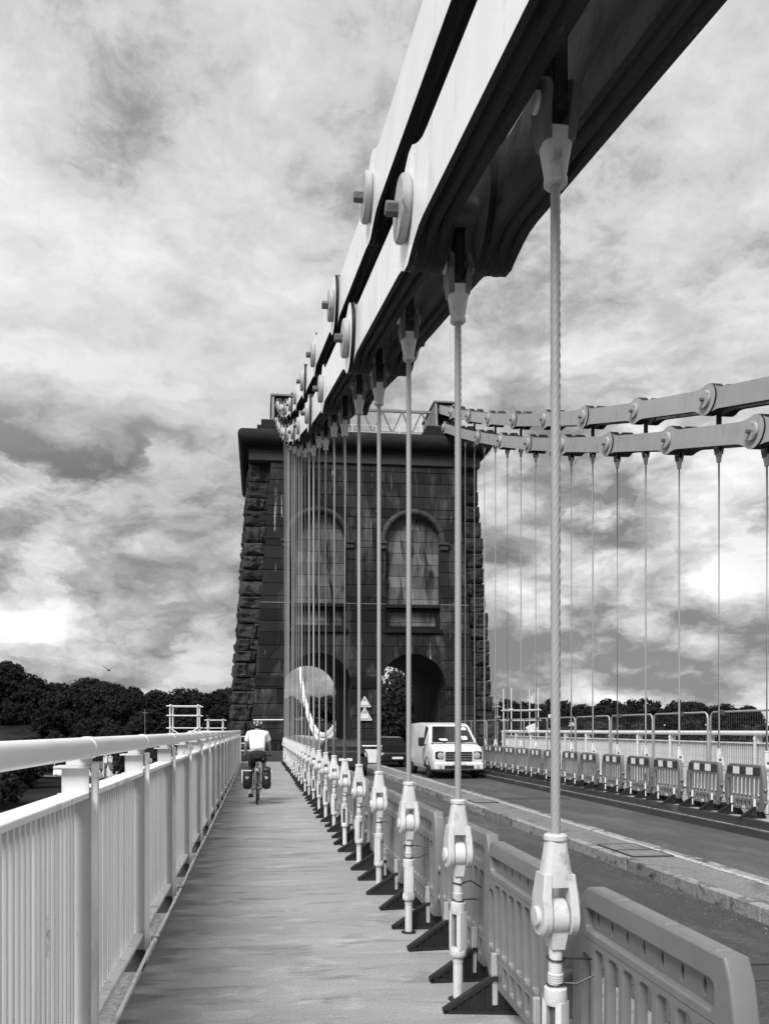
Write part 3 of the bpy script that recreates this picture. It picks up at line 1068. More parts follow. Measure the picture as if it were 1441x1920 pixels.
def make_chain(label, cx_, zf, ys):
    t = thing('suspension_chain', label, 'chain', (cx_, 0, 0), 0, 'eyebar chains of the bridge')
    for i, (ya, yb) in enumerate(zip(ys, ys[1:])):
        pa, pb = Vector((0, ya, zf(ya))), Vector((0, yb, zf(yb)))
        d = pb - pa
        ang = math.atan2(d.z, d.y)
        for off in (OFF_A if i % 2 == 0 else OFF_B):
            o = ob('eyebar', (EYE_OUT if cx_ < 5 else EYE_GREY)[1 if off > 0 else -1] if abs(off) > .25 else EYE, t, loc=(off, pa.y, pa.z), scl=(d.length / 3.1, 1, 1))
            o.rotation_euler = Matrix(((0, -1, 0), (math.cos(ang), 0, -math.sin(ang)), (math.sin(ang), 0, math.cos(ang)))).to_euler()
    for y in ys:
        pn = ob('pin', PIN, t, loc=(0, y, zf(y)))
        for s in (-1, 1):
            w = ob('washer', WASH, pn, loc=(s * .312, 0, 0), rot=(0, 0, 0 if s > 0 else PI))
            nq = ob('nut', NUT, pn, loc=(s * .37, 0, 0), rot=(rng.uniform(0, 1), 0, 0 if s > 0 else PI))
    return t


lowY = [-4.6 + 3.0 * k for k in range(0, 15)]       # ... 1.4, 4.4, 7.4 ... 37.4
upY = [-3.1 + 3.0 * k for k in range(0, 15)]
for nm, cx_ in (('near', XL), ('far', XR)):
    side = 'beside the walkway' if nm == 'near' else 'across the road on the right'
    make_chain('lower %s eyebar chain with dark underside %s' % ('pale' if nm == 'near' else 'grey', side), cx_, z_low, lowY)
    make_chain('upper %s eyebar chain with bolted joints %s' % ('pale' if nm == 'near' else 'grey', side), cx_, z_up, upY)

# chain of the span beyond the tower, seen through the left arch


def z_far(y):
    return -0.2 + 0.0036 * (y - 113) ** 2


for dz, lab in ((0.0, 'lower chain of the span beyond, seen through the left arch'), (0.85, 'upper chain of the span beyond, seen through the left arch')):
    bb = MB()
    ys = [44.5 + 3.0 * k for k in range(46)]
    for ya, yb in zip(ys, ys[1:]):
        za, zb = z_far(ya) + dz, z_far(yb) + dz
        bb.hexa([(-.27, ya, za - .2), (.27, ya, za - .2), (.27, yb, zb - .2), (-.27, yb, zb - .2)],
                [(-.27, ya, za + .2), (.27, ya, za + .2), (.27, yb, zb + .2), (-.27, yb, zb + .2)])
        bb.lathe([(.3, -.31), (.3, .31)], 12, 'X', (0, yb, zb))
    o = bb.build('suspension_chain', M['paint'], loc=(XR, 0, 0))
    tag(o, lab, 'chain', 'eyebar chains of the bridge')

# ------------------------------------------------------------------ hangers


def socket_mesh(fork=0):
    """origin at the pin, cone and collar upward"""
    bb = MB()
    rings = []
    for z_, hx, hy in ((.120, .066, .052), (.16, .062, .050), (.22, .051, .045), (.29, .040, .038), (.298, .038, .037)):
        rings.append([(hx * math.copysign(abs(math.cos(a)) ** .6, math.cos(a)), hy * math.copysign(abs(math.sin(a)) ** .6, math.sin(a)), z_) for a in [2 * PI * k / 24 for k in range(24)]])
    bb.loft(rings)
    bb.lathe([(.042, .298), (.046, .302), (.046, .318), (.040, .325), (.02, .326)], 24)
    for s in (-1, 1):                          # fork cheeks
        poly = []
        for k in range(17):
            a = R(160 + 220 * k / 16)
            poly.append((.081 * math.cos(a), .081 * math.sin(a)))
        poly += [(.062, .085), (.050, .17), (-.050, .17), (-.062, .085)]
        rr = []
        for xx, sc in ((.036, .92), (.041, 1.0), (.066, 1.0), (.073, .90)):
            rr.append([(s * xx * (1.0 if p[1] < .1 else .86), p[0] * sc, p[1] * (sc if p[1] < 0.08 else 1)) for p in poly])
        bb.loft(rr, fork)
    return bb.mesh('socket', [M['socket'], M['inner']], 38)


SOCK = socket_mesh()
SOCK_UP = socket_mesh(1)  # upper fork cheeks coloured dark: painted-in shade together with grime
bb = MB(); bb.lathe([(.036, -.088), (.040, -.084), (.040, .084), (.036, .088)], 18, 'X'); HPIN = bb.mesh('pin', M['socket'], 40)
bb = MB(); bb.lathe([(.068, -.032), (.073, -.027), (.073, .027), (.068, .032)], 28, 'X')
bb.loft([[(.030, -.030, z_) if False else (x_ * f, y_ * f, z_) for x_, y_ in ((.034, -.048), (.034, .048), (-.034, .048), (-.034, -.048))] for z_, f in ((-.02, 1), (-.06, .98), (-.10, .82), (-.125, .75))])
EYEB = bb.mesh('eye_end', M['socket'], 38)
# threaded rod under the eye: z from pin -0.12 to -0.28
bb = MB(); pr = [(.027, -.12), (.027, -.225)]
zz = -.228
while zz > -.282:
    pr += [(.0305, zz), (.0305, zz - .005), (.0265, zz - .0065), (.0265, zz - .009)]
    zz -= .0095
bb.lathe(pr + [(.027, -.30)], 18); THR = bb.mesh('threaded_rod', M['socket'], 30)
bb = MB()
sec = []
bb.lathe([(.030, -.280), (.044, -.285), (.046, -.33), (.040, -.35)], 20)
for s in (-1, 1):                               # open turnbuckle body: two side bars
    bb.loft([[(s * (.020 + x_), y_, z_) for x_, y_ in ((.0, -.036), (.022, -.030), (.026, 0), (.022, .030), (.0, .036))] for z_ in (-.335, -.40, -.52, -.56)])
bb.lathe([(.040, -.545), (.047, -.56), (.050, -.585), (.044, -.60), (.030, -.602)], 20)
TURN = bb.mesh('turnbuckle', M['socket'], 38)
bb = MB(); pr = [(.016, -.36), (.021, -.365)]
zz = -.366
while zz > -.54:
    pr += [(.021, zz), (.021, zz - .004), (.018, zz - .006), (.018, zz - .008)]
    zz -= .009
bb.lathe(pr + [(.018, -.56)], 12); SCREW = bb.mesh('screw', M['nut'], 30)
bb = MB(); pr = [(.029, -.60)]
zz = -.603
for k in range(4):
    pr += [(.031, zz), (.031, zz - .005), (.028, zz - .0065), (.028, zz - .009)]
    zz -= .0095
bb.lathe(pr + [(.029, -.66), (.029, -.88)], 18); STUB = bb.mesh('lower_rod', M['socket'], 30)
bb = MB(); bb.lathe([(.030, -.868), (.06, -.868), (.058, -.852), (.030, -.846)], 18); SEAL = bb.mesh('deck_seal', M['black'], 40)


def strand_mesh(L, fine):
    bb = MB()
    n = 21 if fine else 10
    rings = []
    seg = max(2, int(L / 0.022)) if fine else 1
    for i in range(seg + 1):
        z_ = L * i / seg
        tw = z_ * 22.0
        ring = []
        for k in range(n):
            a = 2 * PI * k / n
            r_ = .0190 + (.0010 * math.cos(7 * a) if fine else 0)
            ring.append((r_ * math.cos(a + tw), r_ * math.sin(a + tw), z_))
        rings.append(ring)
    bb.loft(rings)
    return bb.mesh('strand', M['rod'], 75 if fine else 60)


def tie_mesh(sd):
    rr = random.Random(sd)
    bb = MB()
    pts = [(.033 * math.cos(a), .033 * math.sin(a), rr.uniform(-.003, .003)) for a in [2 * PI * k / 12 for k in range(12)]]
    bb.tube(pts, .0042, 5, closed=True)
    bb.tube([(.033, 0, 0), (.08, -.02, .01 * rr.uniform(-1, 2)), (.15, -.03, .03 * rr.uniform(-1, 1.5))], .0042, 5)
    return bb.mesh('cable_tie', M['cabletie'], 60)


TIES = [tie_mesh(i) for i in range(3)]
PZ = 0.858                                     # height of the lower pin above the deck


def hanger(x, y, joint, label, group, fine, ties):
    t = thing('suspension_hanger', label, 'hanger', (x, y, 0), 0, group)
    zp = z_low(y) - (0.30 if joint else 0.185)
    ls = ob('lower_socket', SOCK, t, loc=(0, 0, PZ)); ob('pin', HPIN, ls)
    ob('eye_end', EYEB, t, loc=(0, 0, PZ)); ob('threaded_rod', THR, t, loc=(0, 0, PZ))
    tb = ob('turnbuckle', TURN, t, loc=(0, 0, PZ), rot=(0, 0, rng.uniform(0, PI))); ob('screw', SCREW, tb)
    ob('lower_rod', STUB, t, loc=(0, 0, PZ)); ob('deck_seal', SEAL, t, loc=(0, 0, PZ))
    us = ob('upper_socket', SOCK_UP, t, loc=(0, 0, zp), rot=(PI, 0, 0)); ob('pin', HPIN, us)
    z0 = PZ + .32; z1 = zp - .32
    ob('strand', strand_mesh(z1 - z0, fine), t, loc=(0, 0, z0))
    zt = (z_low(y) if joint else z_up(y))
    b2 = MB(); b2.cbox((-.03, -.055, zp - .06), (.03, .055, zt), .006); b2.build('hanger_plate', M['edge'], t)
    for k in range(ties):
        ob('cable_tie', TIES[(k + int(y)) % 3], t, loc=(0, 0, PZ - .17 - .10 * k), rot=(R(rng.uniform(-8, 8)), R(rng.uniform(-8, 8)), R(rng.uniform(-30, 40))))
    return t


nh = 0
for k in range(0, 23):
    y = 2.95 + 1.5 * k
    nh += 1
    lab = ('nearest hanger, white socket and strand rising beside the first barrier' if k == 0 else
           '%s hanger rod from the camera in the row beside the walkway' % ORD[nh])
    hanger(XL, y, k % 2 == 1, lab, 'hangers beside the walkway', k < 5, 2 if k < 3 else (1 if k < 7 else 0))
nh = 0
for k in range(7, 23):
    y = 2.95 + 1.5 * k
    nh += 1
    hanger(XR, y, k % 2 == 1, '%s hanger rod from the right edge in the row across the road' % ORD[nh], 'hangers across the road', False, 0)

# ------------------------------------------------------------------ railings
RX = -0.87
PITCH = 1.85


def railing(label, x, sgn, y0, npan, fine, phase):
    """parapet along y; sgn = +1 when the walkway is on its +x side"""
    t = thing('parapet_railing', label, 'railing', (x, 0, 0), 0, 'bridge parapet railings')
    y1 = y0 + PITCH * npan
    bb = MB(); bb.tube([(0, y0 - .05, 1.505), (0, y1 + .05, 1.465)], .053, 20, cap=True); bb.build('handrail', M['rail'], t, smooth=60)
    # shared meshes, local origin on the deck at the post
    pb = MB()
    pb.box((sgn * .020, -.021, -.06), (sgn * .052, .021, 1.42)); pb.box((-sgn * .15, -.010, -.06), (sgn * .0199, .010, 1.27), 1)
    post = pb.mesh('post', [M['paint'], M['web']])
    sb = MB()
    sb.box((-sgn * .12, -.045, 1.272), (sgn * .014, -.033, 1.40)); sb.box((-sgn * .12, -.0325, 1.285), (sgn * .014, .030, 1.297)); sb.box((-sgn * .15, -.09, 1.401), (sgn * .02, .05, 1.412))
    sb.box((-sgn * .10, -.040, 1.413), (sgn * .012, .03, 1.448))
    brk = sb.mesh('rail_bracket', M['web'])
    cb = MB(); cb.lathe([(.053, -.06), (.0575, -.058), (.0575, .058), (.053, .06)], 20, 'Y'); coll = cb.mesh('collar', M['rail'], 40)
    bo = MB(); bo.lathe([(.018, 0), (.018, .012), (.010, .018)], 10, 'X'); bolt = bo.mesh('bolt', M['paint'], 40)
    tb_ = MB(); tb_.cbox((-.12, .025, 1.245), (sgn * .0 + .012, PITCH - .025, 1.275), .004); top = tb_.mesh('top_rail', M['paint'])
    bt = MB(); bt.cbox((-.12, .012, .035), (.012, PITCH - .012, .066), .004); bot = bt.mesh('bottom_rail', M['paint'])
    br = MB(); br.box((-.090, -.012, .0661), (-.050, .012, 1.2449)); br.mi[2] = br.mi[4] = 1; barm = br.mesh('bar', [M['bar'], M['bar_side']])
    xm = 0.0 if sgn > 0 else 0.11
    foot = MB(); foot.box((-.16 if sgn > 0 else -.02, -.03, -.25), (.02 if sgn > 0 else .16, .03, -.061)); ft = foot.mesh('bracket', M['steel_dark'])
    nbar = 24
    far = MB()
    for i in range(npan + 1):
        y = y0 + PITCH * i
        zt = 1.505 - .04 * i / npan
        po = ob('post', post, t, loc=(0, y, 0))
        ob('rail_bracket', brk, po)
        ob('bolt', bolt, po, loc=(sgn * .055, 0, 1.36), rot=(0, 0, 0 if sgn > 0 else PI))
        ob('foot_bracket', ft, po)
        ob('collar', coll, t, loc=(0, y, zt - .001))
        if i == npan:
            break
        ob('top_rail', top, t, loc=(xm, y, 0))
        ob('bottom_rail', bot, t, loc=(xm, y, 0))
        for k in range(nbar):
            yy = y + .085 + (PITCH - .17) * k / (nbar - 1)
            if i < fine:
                o = ob('bar', barm, t, loc=(xm, yy, 0), rot=(0, 0, R(rng.uniform(-2, 2))))
            else:
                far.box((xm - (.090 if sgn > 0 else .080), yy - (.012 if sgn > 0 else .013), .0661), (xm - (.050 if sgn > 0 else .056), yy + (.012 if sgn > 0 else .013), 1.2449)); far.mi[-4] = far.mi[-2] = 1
    if far.v:
        far.build('bars', [M['bar'], M['bar_side']], t, kind='stuff')
    return t


railing('pale bar railing with round handrail along the left of the walkway', RX, 1, 2.20, 18, 7, 0)
railing('pale bar railing behind the mesh fence on the far side', 11.44, -1, 11.2, 13, 0, 0)
# rails returning in front of / round the tower
rt = thing('return_railing', 'short white return railing beside the tower foot, left of cyclist', 'railing', (-0.87, 36.2, 0))
for zz in (1.22, 0.90, .55):
    bb = MB(); bb.tube([(0.02, .5, zz), (.62, .9, zz)], .028, 8); bb.build('rail', M['white'], rt, smooth=60)
for p in ((0.02, .5), (.62, .9)):
    bb = MB(); bb.tube([(p[0], p[1], -.02), (p[0], p[1], 1.25)], .025, 8); bb.build('post', M['white'], rt, smooth=60)
rt = thing('return_railing', 'railing turning left round the tower at the walkway end', 'railing', (-0.9, 36.0, 0))
for zz in (1.46, .9, .35):
    bb = MB(); bb.tube([(-.06, -.3, zz), (-2.3, -.2, zz), (-2.35, 12, zz)], .03, 8); bb.build('rail', M['paint'], rt, smooth=60)
for p in ((-1.2, -.25), (-2.3, -.2), (-2.35, 4), (-2.35, 8), (-2.35, 12)):
    bb = MB(); bb.tube([(p[0], p[1], -.05), (p[0], p[1], 1.46)], .03, 8); bb.build('post', M['paint'], rt, smooth=60)
# conduit along the walkway edge
cnd = thing('edge_conduit', 'thin white conduit pipe running along the left walkway edge', 'pipe', (-.775, 0, 0))
pts = [(0.012 * math.sin(i * 1.7) * .5, 2.0 + i * 1.2, .012 + .004 * math.sin(i * 2.3)) for i in range(29)]
bb = MB(); bb.tube(pts, .013, 8); bb.build('pipe', M['paint'], cnd, smooth=60)
bb = MB(); bb.lathe([(.013, -.10), (.019, -.098), (.019, .098), (.013, .10)], 10, 'Y'); sl = bb.mesh('sleeve', M['paint'], 40)
for i in range(8):
    ob('sleeve', sl, cnd, loc=(0, 5.9 + 3.7 * i, .012))
bb = MB(); bb.box((-.03, -.012, -.02), (.03, .012, .03)); cl = bb.mesh('clip', M['galv'])
for i in range(17):
    ob('clip', cl, cnd, loc=(0, 4.05 + 1.85 * i, .004))

# ------------------------------------------------------------------ plastic barriers
BL, BTOP, BBOT = 1.21, 0.95, 0.13
outline = [(.10, BBOT), (BL - .10, BBOT), (BL, BBOT + .16), (BL, BTOP - .28), (BL - .045, BTOP - .06), (BL - .075, BTOP), (.16, BTOP), (.12, BTOP - .025), (0, BTOP - .24), (0, BBOT + .16)]
slots = []
ns = 8
for k in range(ns):
    xa = .10 + k * .128
    slots.append(rrect(xa, .335, xa + .090, .712 if 0 < k else .67, .024))
rec = [rrect(.14, .775, BL - .13, .862, .022)]
lowr = [rrect(.12 + k * .128, .185, .12 + k * .128 + .062, .285, .015) for k in range(ns) if k not in (1, 6)]
win = [rrect(.07, .305, BL - .065, .735, .03)]
thick = curve_mesh('bt', [outline] + win + rec + lowr, 0.078, 0.009, M['plastic'], 2)
web = curve_mesh('bw', [rrect(.06, .295, BL - .055, .745, .03)] + slots, 0.036, 0.006, M['plastic'], 1)
for v_ in web.vertices:
    v_.co.z += 0.019
ovals = []
for k in range(7):
    cx_ = .20 + k * .131
    ovals.append([(cx_ + .010 * math.cos(2 * PI * q / 10), .818 + .030 * math.sin(2 * PI * q / 10)) for q in range(10)])
thin = curve_mesh('bt2', [rrect(.13, .765, BL - .12, .872, .02)] + ovals, 0.018, 0.002, M['plastic'], 0)
thin2 = [curve_mesh('bt3', [rrect(.10 + k * .128, .175, .10 + k * .128 + .10, .295, .015)], 0.02, 0.002, M['plastic'], 0) for k in range(ns) if k not in (1, 6)]
bm = bmesh.new()
for me_ in [thick, web, thin] + thin2:
    bm.from_mesh(me_)
# top ridge bumps (stacking lugs) and end lugs
PAN = bpy.data.meshes.new('panel')
bm.to_mesh(PAN); bm.free()
PAN.materials.append(M['plastic'])
PAN.polygons.foreach_set('use_smooth', [True] * len(PAN.polygons))
PAN.set_sharp_from_angle(angle=R(32))
bb = MB()
for (xa, xb) in ((.19, .42), (.47, .78), (.83, 1.08)):
    bb.cbox((xa, BTOP - .012, -.026), (xb, BTOP + .006, .026), .006)
LUG = bb.mesh('stacking_lug', M['plastic'])
bb = MB()
for zz in (.30, .52):
    bb.lathe([(.02, -.03), (.028, -.02), (.028, .02), (.02, .03)], 12, 'Z', (BL + .012, zz, 0)); bb.lathe([(.02, -.03), (.028, -.02), (.028, .02), (.02, .03)], 12, 'Z', (-.012, zz + .07, 0))
HOOK = bb.mesh('end_lug', M['plastic'], 40)


def foot_mesh():
    """black ribbed fin foot, local x outward from the barrier, z up"""
    bb = MB()
    prof_ = [(-.15, 0), (.34, 0), (.34, .03), (.07, .20), (.02, .215), (-.05, .20), (-.15, .04)]
    bb.prism(prof_, -.012, .012, 'XZ')
    # rim flange along the slope and base
    for (p, q) in (((.34, .012), (.07, .198)), ((-.15, .012), (-.05, .198)), ((-.15, .012), (.34, .012)), ((.07, .203), (-.05, .203))):
        d_ = Vector((q[0] - p[0], 0, q[1] - p[1])); nrm = Vector((-d_.z, 0, d_.x)).normalized() * .011
        A = Vector((p[0], 0, p[1])); B = Vector((q[0], 0, q[1]))
        w_ = .026
        bb.hexa([A - nrm + Vector((0, -w_, 0)), B - nrm + Vector((0, -w_, 0)), B - nrm + Vector((0, w_, 0)), A - nrm + Vector((0, w_, 0))],
                [A + nrm + Vector((0, -w_, 0)), B + nrm + Vector((0, -w_, 0)), B + nrm + Vector((0, w_, 0)), A + nrm + Vector((0, w_, 0))])
    for k in range(7):                       # ribs
        x_ = -.02 + k * .045
        top_ = .19 if x_ < .06 else .195 - (x_ - .06) * .6
        bb.box((x_, -.022, .02), (x_ + .012, .022, max(top_, .04)))
    return bb.mesh('foot', M['black'])


FOOT = foot_mesh()
bb = MB(); bb.cbox((-.016, -.014, .05), (.016, .014, .34), .004); PEG = bb.mesh('peg', M['stripe_w'])
PEG2 = bb.mesh('peg', M['washer'])
bb = MB(); bb.cbox((.09, .765, .0), (BL - .10, .905, .008), .002); BOARD = bb.mesh('reflective_board', M['stripe_d'])
bb = MB()
W_ = (BL - .19) / 5
for k in (1, 3):
    bb.box((.09 + W_ * k, .768, .0081), (.09 + W_ * (k + 1), .902, .0095))
STRW = bb.mesh('white_stripe', M['stripe_w'])
bb = MB()
for (a_, c_) in (((-.035, 0), (-.017, .055)), ((.017, 0), (.035, .055)), ((-.0169, .019), (.0169, .036))):
    bb.box((a_[0], a_[1], 0), (c_[0], c_[1], .004))
LOGO = bb.mesh('emblem', M['white'])


def barrier(x, y, face, label, group, first_foot=True, lean=0.0, rz=0.0):
    """y = far (+y) end; panel runs toward the camera; face +1: striped board faces +x"""
    t = thing('traffic_barrier', label, 'barrier', (x, y, 0), rz, group)
    t.rotation_euler = (0, R(rng.uniform(-1.2, 1.2)), rz)
    # panel local frame: X along barrier, Y up, Z thickness -> world: X = -y, Y = z, Z = ∓x
    mat3 = Matrix(((0, 0, -1), (-1, 0, 0), (0, 1, 0)))
    rot = mat3.to_euler()
    pn = ob('panel', PAN, t, rot=rot)
    ob('stacking_lug', LUG, pn)
    ob('end_lug', HOOK, pn)
    # local +Z points to world -x
    zoff = 0.0395 if face < 0 else -0.0395
    bo = ob('reflective_board', BOARD, pn, loc=(0, 0, zoff) if face < 0 else (BL - .0, 0, zoff), rot=(0, 0, 0) if face < 0 else (0, PI, 0))
    ob('white_stripe', STRW, bo)
    if face < 0:
        ob('emblem', LOGO, pn, loc=(BL * .52, .145, .0396))
    for q, yy in enumerate((-.27, -.98)):
        ft = ob('foot', FOOT, t, loc=(0, yy, 0), rot=(0, 0, PI + R(rng.uniform(-9, 9))))
        ob('peg', PEG if face < 0 else PEG2, t, loc=(-.055, yy, 0))
    return t


nb_ = 0
yb = 3.20
for k in range(27):
    nb_ += 1
    y = yb + 1.275 * k
    lab = ('nearest grey slotted plastic barrier at the bottom right corner' if k == 0 else '%s grey plastic barrier from the camera along the walkway' % ORD[nb_])
    barrier(1.385 + rng.uniform(-.02, .02), y, 1, lab, 'barriers along the walkway', rz=R(rng.uniform(-1.5, 1.5)) + (R(-2) if k == 0 else 0))
nb_ = 0
for k in range(18):
    nb_ += 1
    y = 13.85 + 1.33 * k
    barrier(8.86 + rng.uniform(-.03, .03), y, -1, '%s striped barrier from the right edge along the far kerb' % ORD[nb_], 'striped barriers along the far kerb', rz=R(rng.uniform(-2.5, 2.5)))
# ballast blocks behind the far barriers
for k, yy in enumerate((14.45, 16.1, 17.75, 19.9, 22.6, 25.2)):
    w = thing('ballast_block', '%s black ballast block from the right edge beneath the far barriers' % ORD[k + 1], 'weight', (9.02, yy, 0), R(rng.uniform(-12, 12)), 'black ballast blocks')
    bb = MB(); bb.cbox((-.13, -.26, .001), (.13, .26, .15), .02); bb.build('block', M['black'], w)
    bb = MB(); bb.box((-.03, -.06, .15), (.03, .06, .165)); bb.build('grip', M['black'], w)

# ------------------------------------------------------------------ mesh fence panels tied to the far hangers
fy = 13.2
FW = 2.26
bb = MB()
pts = [(0, 0.02, .02), (0, .02, 1.82), (0, .05, 1.90), (0, .12, 1.945), (0, FW - .12, 1.945), (0, FW - .05, 1.90), (0, FW - .02, 1.82), (0, FW - .02, .02)]
bb.tube(pts, .021, 8, cap=True)
FRAME = bb.mesh('frame', M['galv'], 60)
bb = MB(); bb.tube([(0, .02, .12), (0, FW - .02, .12)], .014, 6); bb.tube([(0, .02, .75), (0, FW - .02, .75)], .009, 6); CROSS = bb.mesh('cross_tube', M['galv'], 60)
bb = MB()
for k in range(1, 30):
    yy = .02 + (FW - .04) * k / 30
    bb.tube([(0, yy, .12), (0, yy, 1.93)], .0016, 3, cap=False)
for k in range(1, 10):
    bb.tube([(0, .03, .12 + .18 * k), (0, FW - .03, .12 + .18 * k)], .0018, 3, cap=False)
MESHW = bb.mesh('wire_mesh', M['wire'])
bb = MB(); bb.cbox((-.04, -.04, -.05), (.04, .04, .05), .012); CLAMP = bb.mesh('clamp', M['steel_dark'])
for k in range(10):
    t = thing('fence_panel', '%s wire mesh fence panel from the right edge, tied to far hangers' % ORD[k + 1], 'fence', (9.52 + rng.uniform(-.02, .02), fy + 2.3 * k, 0), R(rng.uniform(-.6, .6)), 'mesh fence panels')
    ob('frame', FRAME, t); ob('cross_tube', CROSS, t)
    ob('wire_mesh', MESHW, t, kind='stuff')
    ob('clamp', CLAMP, t, loc=(-.04, (2.95 + 1.5 * round((fy + 2.3 * k + 1 - 2.95) / 1.5)) - (fy + 2.3 * k), 1.93))

# ------------------------------------------------------------------ scaffolding hung outside the parapets


def scaffold(name, label, loc, w, d, levels, z0, ztop, mt, braces=True):
    t = thing(name, label, 'scaffold', loc, 0, 'scaffold frames')
    for (x, y) in ((0, 0), (w, 0), (0, d), (w, d)):
        bb = MB(); bb.tube([(x, y, z0), (x, y, ztop)], .03, 8); bb.build('standard', mt, t, smooth=60)
    for zz in levels:
        for (p, q) in (((-.15, 0), (w + .15, 0)), ((-.15, d), (w + .15, d))):
            bb = MB(); bb.tube([(p[0], p[1] - .035, zz), (q[0], q[1] - .035, zz)], .026, 8); bb.build('ledger', mt, t, smooth=60)
        for x in (0, w):
            bb = MB(); bb.tube([(x + .035, -.12, zz + .05), (x + .035, d + .12, zz + .05)], .026, 8); bb.build('transom', mt, t, smooth=60)
    if braces:
        bb = MB(); bb.tube([(0, -.06, levels[0]), (w, -.06, levels[0] - .75)], .024, 8); bb.build('brace', mt, t, smooth=60)
        bb = MB(); bb.tube([(w, -.09, levels[0]), (0, -.09, levels[0] - .75)], .024, 8); bb.build('brace', mt, t, smooth=60)
    return t


scaffold('scaffold_frame', 'white scaffold frame rising outside the left railing before the tower', (-3.72, 33.0, 0), 1.15, 1.1, (1.62, 2.15, 2.55), -2.5, 2.62, M['galv_pale'])
scaffold('scaffold_frame', 'small white scaffold rail close to the tower edge on the left', (-2.55, 39.0, 0), .75, .8, (1.62, 2.02), -2, 2.06, M['galv_pale'], False)
scaffold('scaffold_frame', 'white scaffold tower beyond the far railing right of the tower', (12.25, 36.5, 0), 1.35, 1.2, (.95, 1.45, 2.0, 2.5), -2.5, 3.6, M['galv_pale'])
scaffold('scaffold_frame', 'tall thin scaffold frame touching the tower right edge', (12.0, 39.5, 0), .5, .8, (2.2, 2.75, 3.3), -2.5, 3.35, M['galv_pale'], False)
fl = thing('flood_light', 'small floodlight on a stand behind the far railing', 'lamp', (12.2, 31.5, 0))
bb = MB(); bb.tube([(0, 0, -.5), (0, 0, 1.62)], .025, 8); bb.build('pole', M['galv'], fl, smooth=60)
bb = MB(); bb.cbox((-.22, -.05, 1.62), (.22, .05, 1.92), .02); h_ = bb.build('head', M['galv_pale'], fl); h_.rotation_euler = (0, R(-25), 0)
bb = MB(); bb.cbox((-.02, -.05, 2.0), (.3, .05, 2.2), .02); bb.build('reflector', M['galv_pale'], fl)

# ------------------------------------------------------------------ vehicles


def vehicle(name, label, cat, loc, rz, st, paint, glass_rows, wheel_r, wheel_y, track, lights_rear, extras=None):
    """st: stations (y, zb, zbelt, zroof, wb, wbelt, wroof); nose at -y. Lofted shell, glass panes set proud, wheels with rims"""
    t = thing(name, label, cat, loc, rz, 'vehicles on the bridge')
    rings = []
    for (y, zb, zm, zr, wb, wm, wr) in st:
        zs = zb + (zm - zb) * .5
        rings.append([(-wb, y, zb), (-wm * 1.0, y, zs), (-wm * .985, y, zm), (-wr, y, zr - .03), (-wr * .82, y, zr), (wr * .82, y, zr), (wr, y, zr - .03), (wm * .985, y, zm), (wm, y, zs), (wb, y, zb)])
    bb = MB(); bb.loft(rings)
    bod = bb.build('body', paint, t, smooth=32)
    bv = bod.modifiers.new('bevel', 'BEVEL'); bv.width = .05; bv.segments = 3; bv.limit_method = 'ANGLE'; bv.angle_limit = R(25)

    def pane(nm, q, inset=.12, off=.012, m=M['glass'], par=t):
        q = [Vector(p) for p in q]
        c = sum(q, Vector()) / 4
        nrm = (q[1] - q[0]).cross(q[3] - q[0]).normalized()
        if nrm.dot(c - Vector((0, 0, .8))) < 0:
            nrm = -nrm
        qq = [c + (p - c) * (1 - inset) for p in q]
        A = [p + nrm * off for p in qq]; B = [p - nrm * .03 for p in qq]
        b3 = MB(); b3.hexa(B, A)
        return b3.build(nm, m, par)
    for (i, nm) in glass_rows:
        a, c = st[i], st[i + 1]
        if nm in ('windscreen', 'rear_window'):
            lo_, hi_ = (a, c) if a[3] < c[3] else (c, a)
            pane(nm, [(-lo_[6] * .98, lo_[0], lo_[3]), (lo_[6] * .98, lo_[0], lo_[3]), (hi_[6] * .95, hi_[0], hi_[3]), (-hi_[6] * .95, hi_[0], hi_[3])], .10)
        else:
            for s in (-1, 1):
                pane('side_window', [(s * a[5] * .985, a[0], a[2]), (s * c[5] * .985, c[0], c[2]), (s * c[6], c[0], c[3] - .03), (s * a[6], a[0], a[3] - .03)], .16)
    bt = MB(); bt.lathe([(wheel_r * .62, -.10), (wheel_r * .92, -.105), (wheel_r, -.085), (wheel_r, .085), (wheel_r * .92, .105), (wheel_r * .62, .10)], 28, 'X')
    ty = bt.mesh('tyre', M['tyre'], 35)
    br = MB(); br.lathe([(.05, -.09), (wheel_r * .61, -.10), (wheel_r * .61, .10), (.05, .09)], 20, 'X'); rim = br.mesh('rim', M['alloy'], 35)
    for yy in wheel_y:
        for s in (-1, 1):
            w = ob('wheel', ty, t, loc=(s * track, yy, wheel_r)); ob('rim', rim, w)
    return t, pane


# white van facing the camera
vst = [(-2.42, .50, .78, .98, .78, .84, .78), (-2.34, .34, .92, 1.12, .88, .95, .88), (-2.05, .30, 1.02, 1.22, .92, 1.0, .93), (-1.62, .30, 1.08, 1.30, .92, 1.01, .92), (-.98, .30, 1.16, 1.96, .92, 1.01, .78),
       (-.6, .30, 1.18, 2.06, .92, 1.01, .80), (1.2, .30, 1.18, 2.10, .92, 1.01, .82), (2.4, .32, 1.18, 2.07, .92, 1.01, .82), (2.5, .36, 1.16, 2.0, .9, .97, .8)]
van, vp = vehicle('parked_van', 'white van facing the camera in the far lane beside barriers', 'van', (7.28, 30.0, ROAD), 0, vst, M['vanwhite'],
                  [(3, 'windscreen'), (4, 'side_window')], .34, (-1.55, 1.55), .86, False)
bb = MB(); bb.cbox((-.92, -2.50, .34), (.92, -2.37, .60), .04); bb.build('bumper', M['vanwhite'], van)
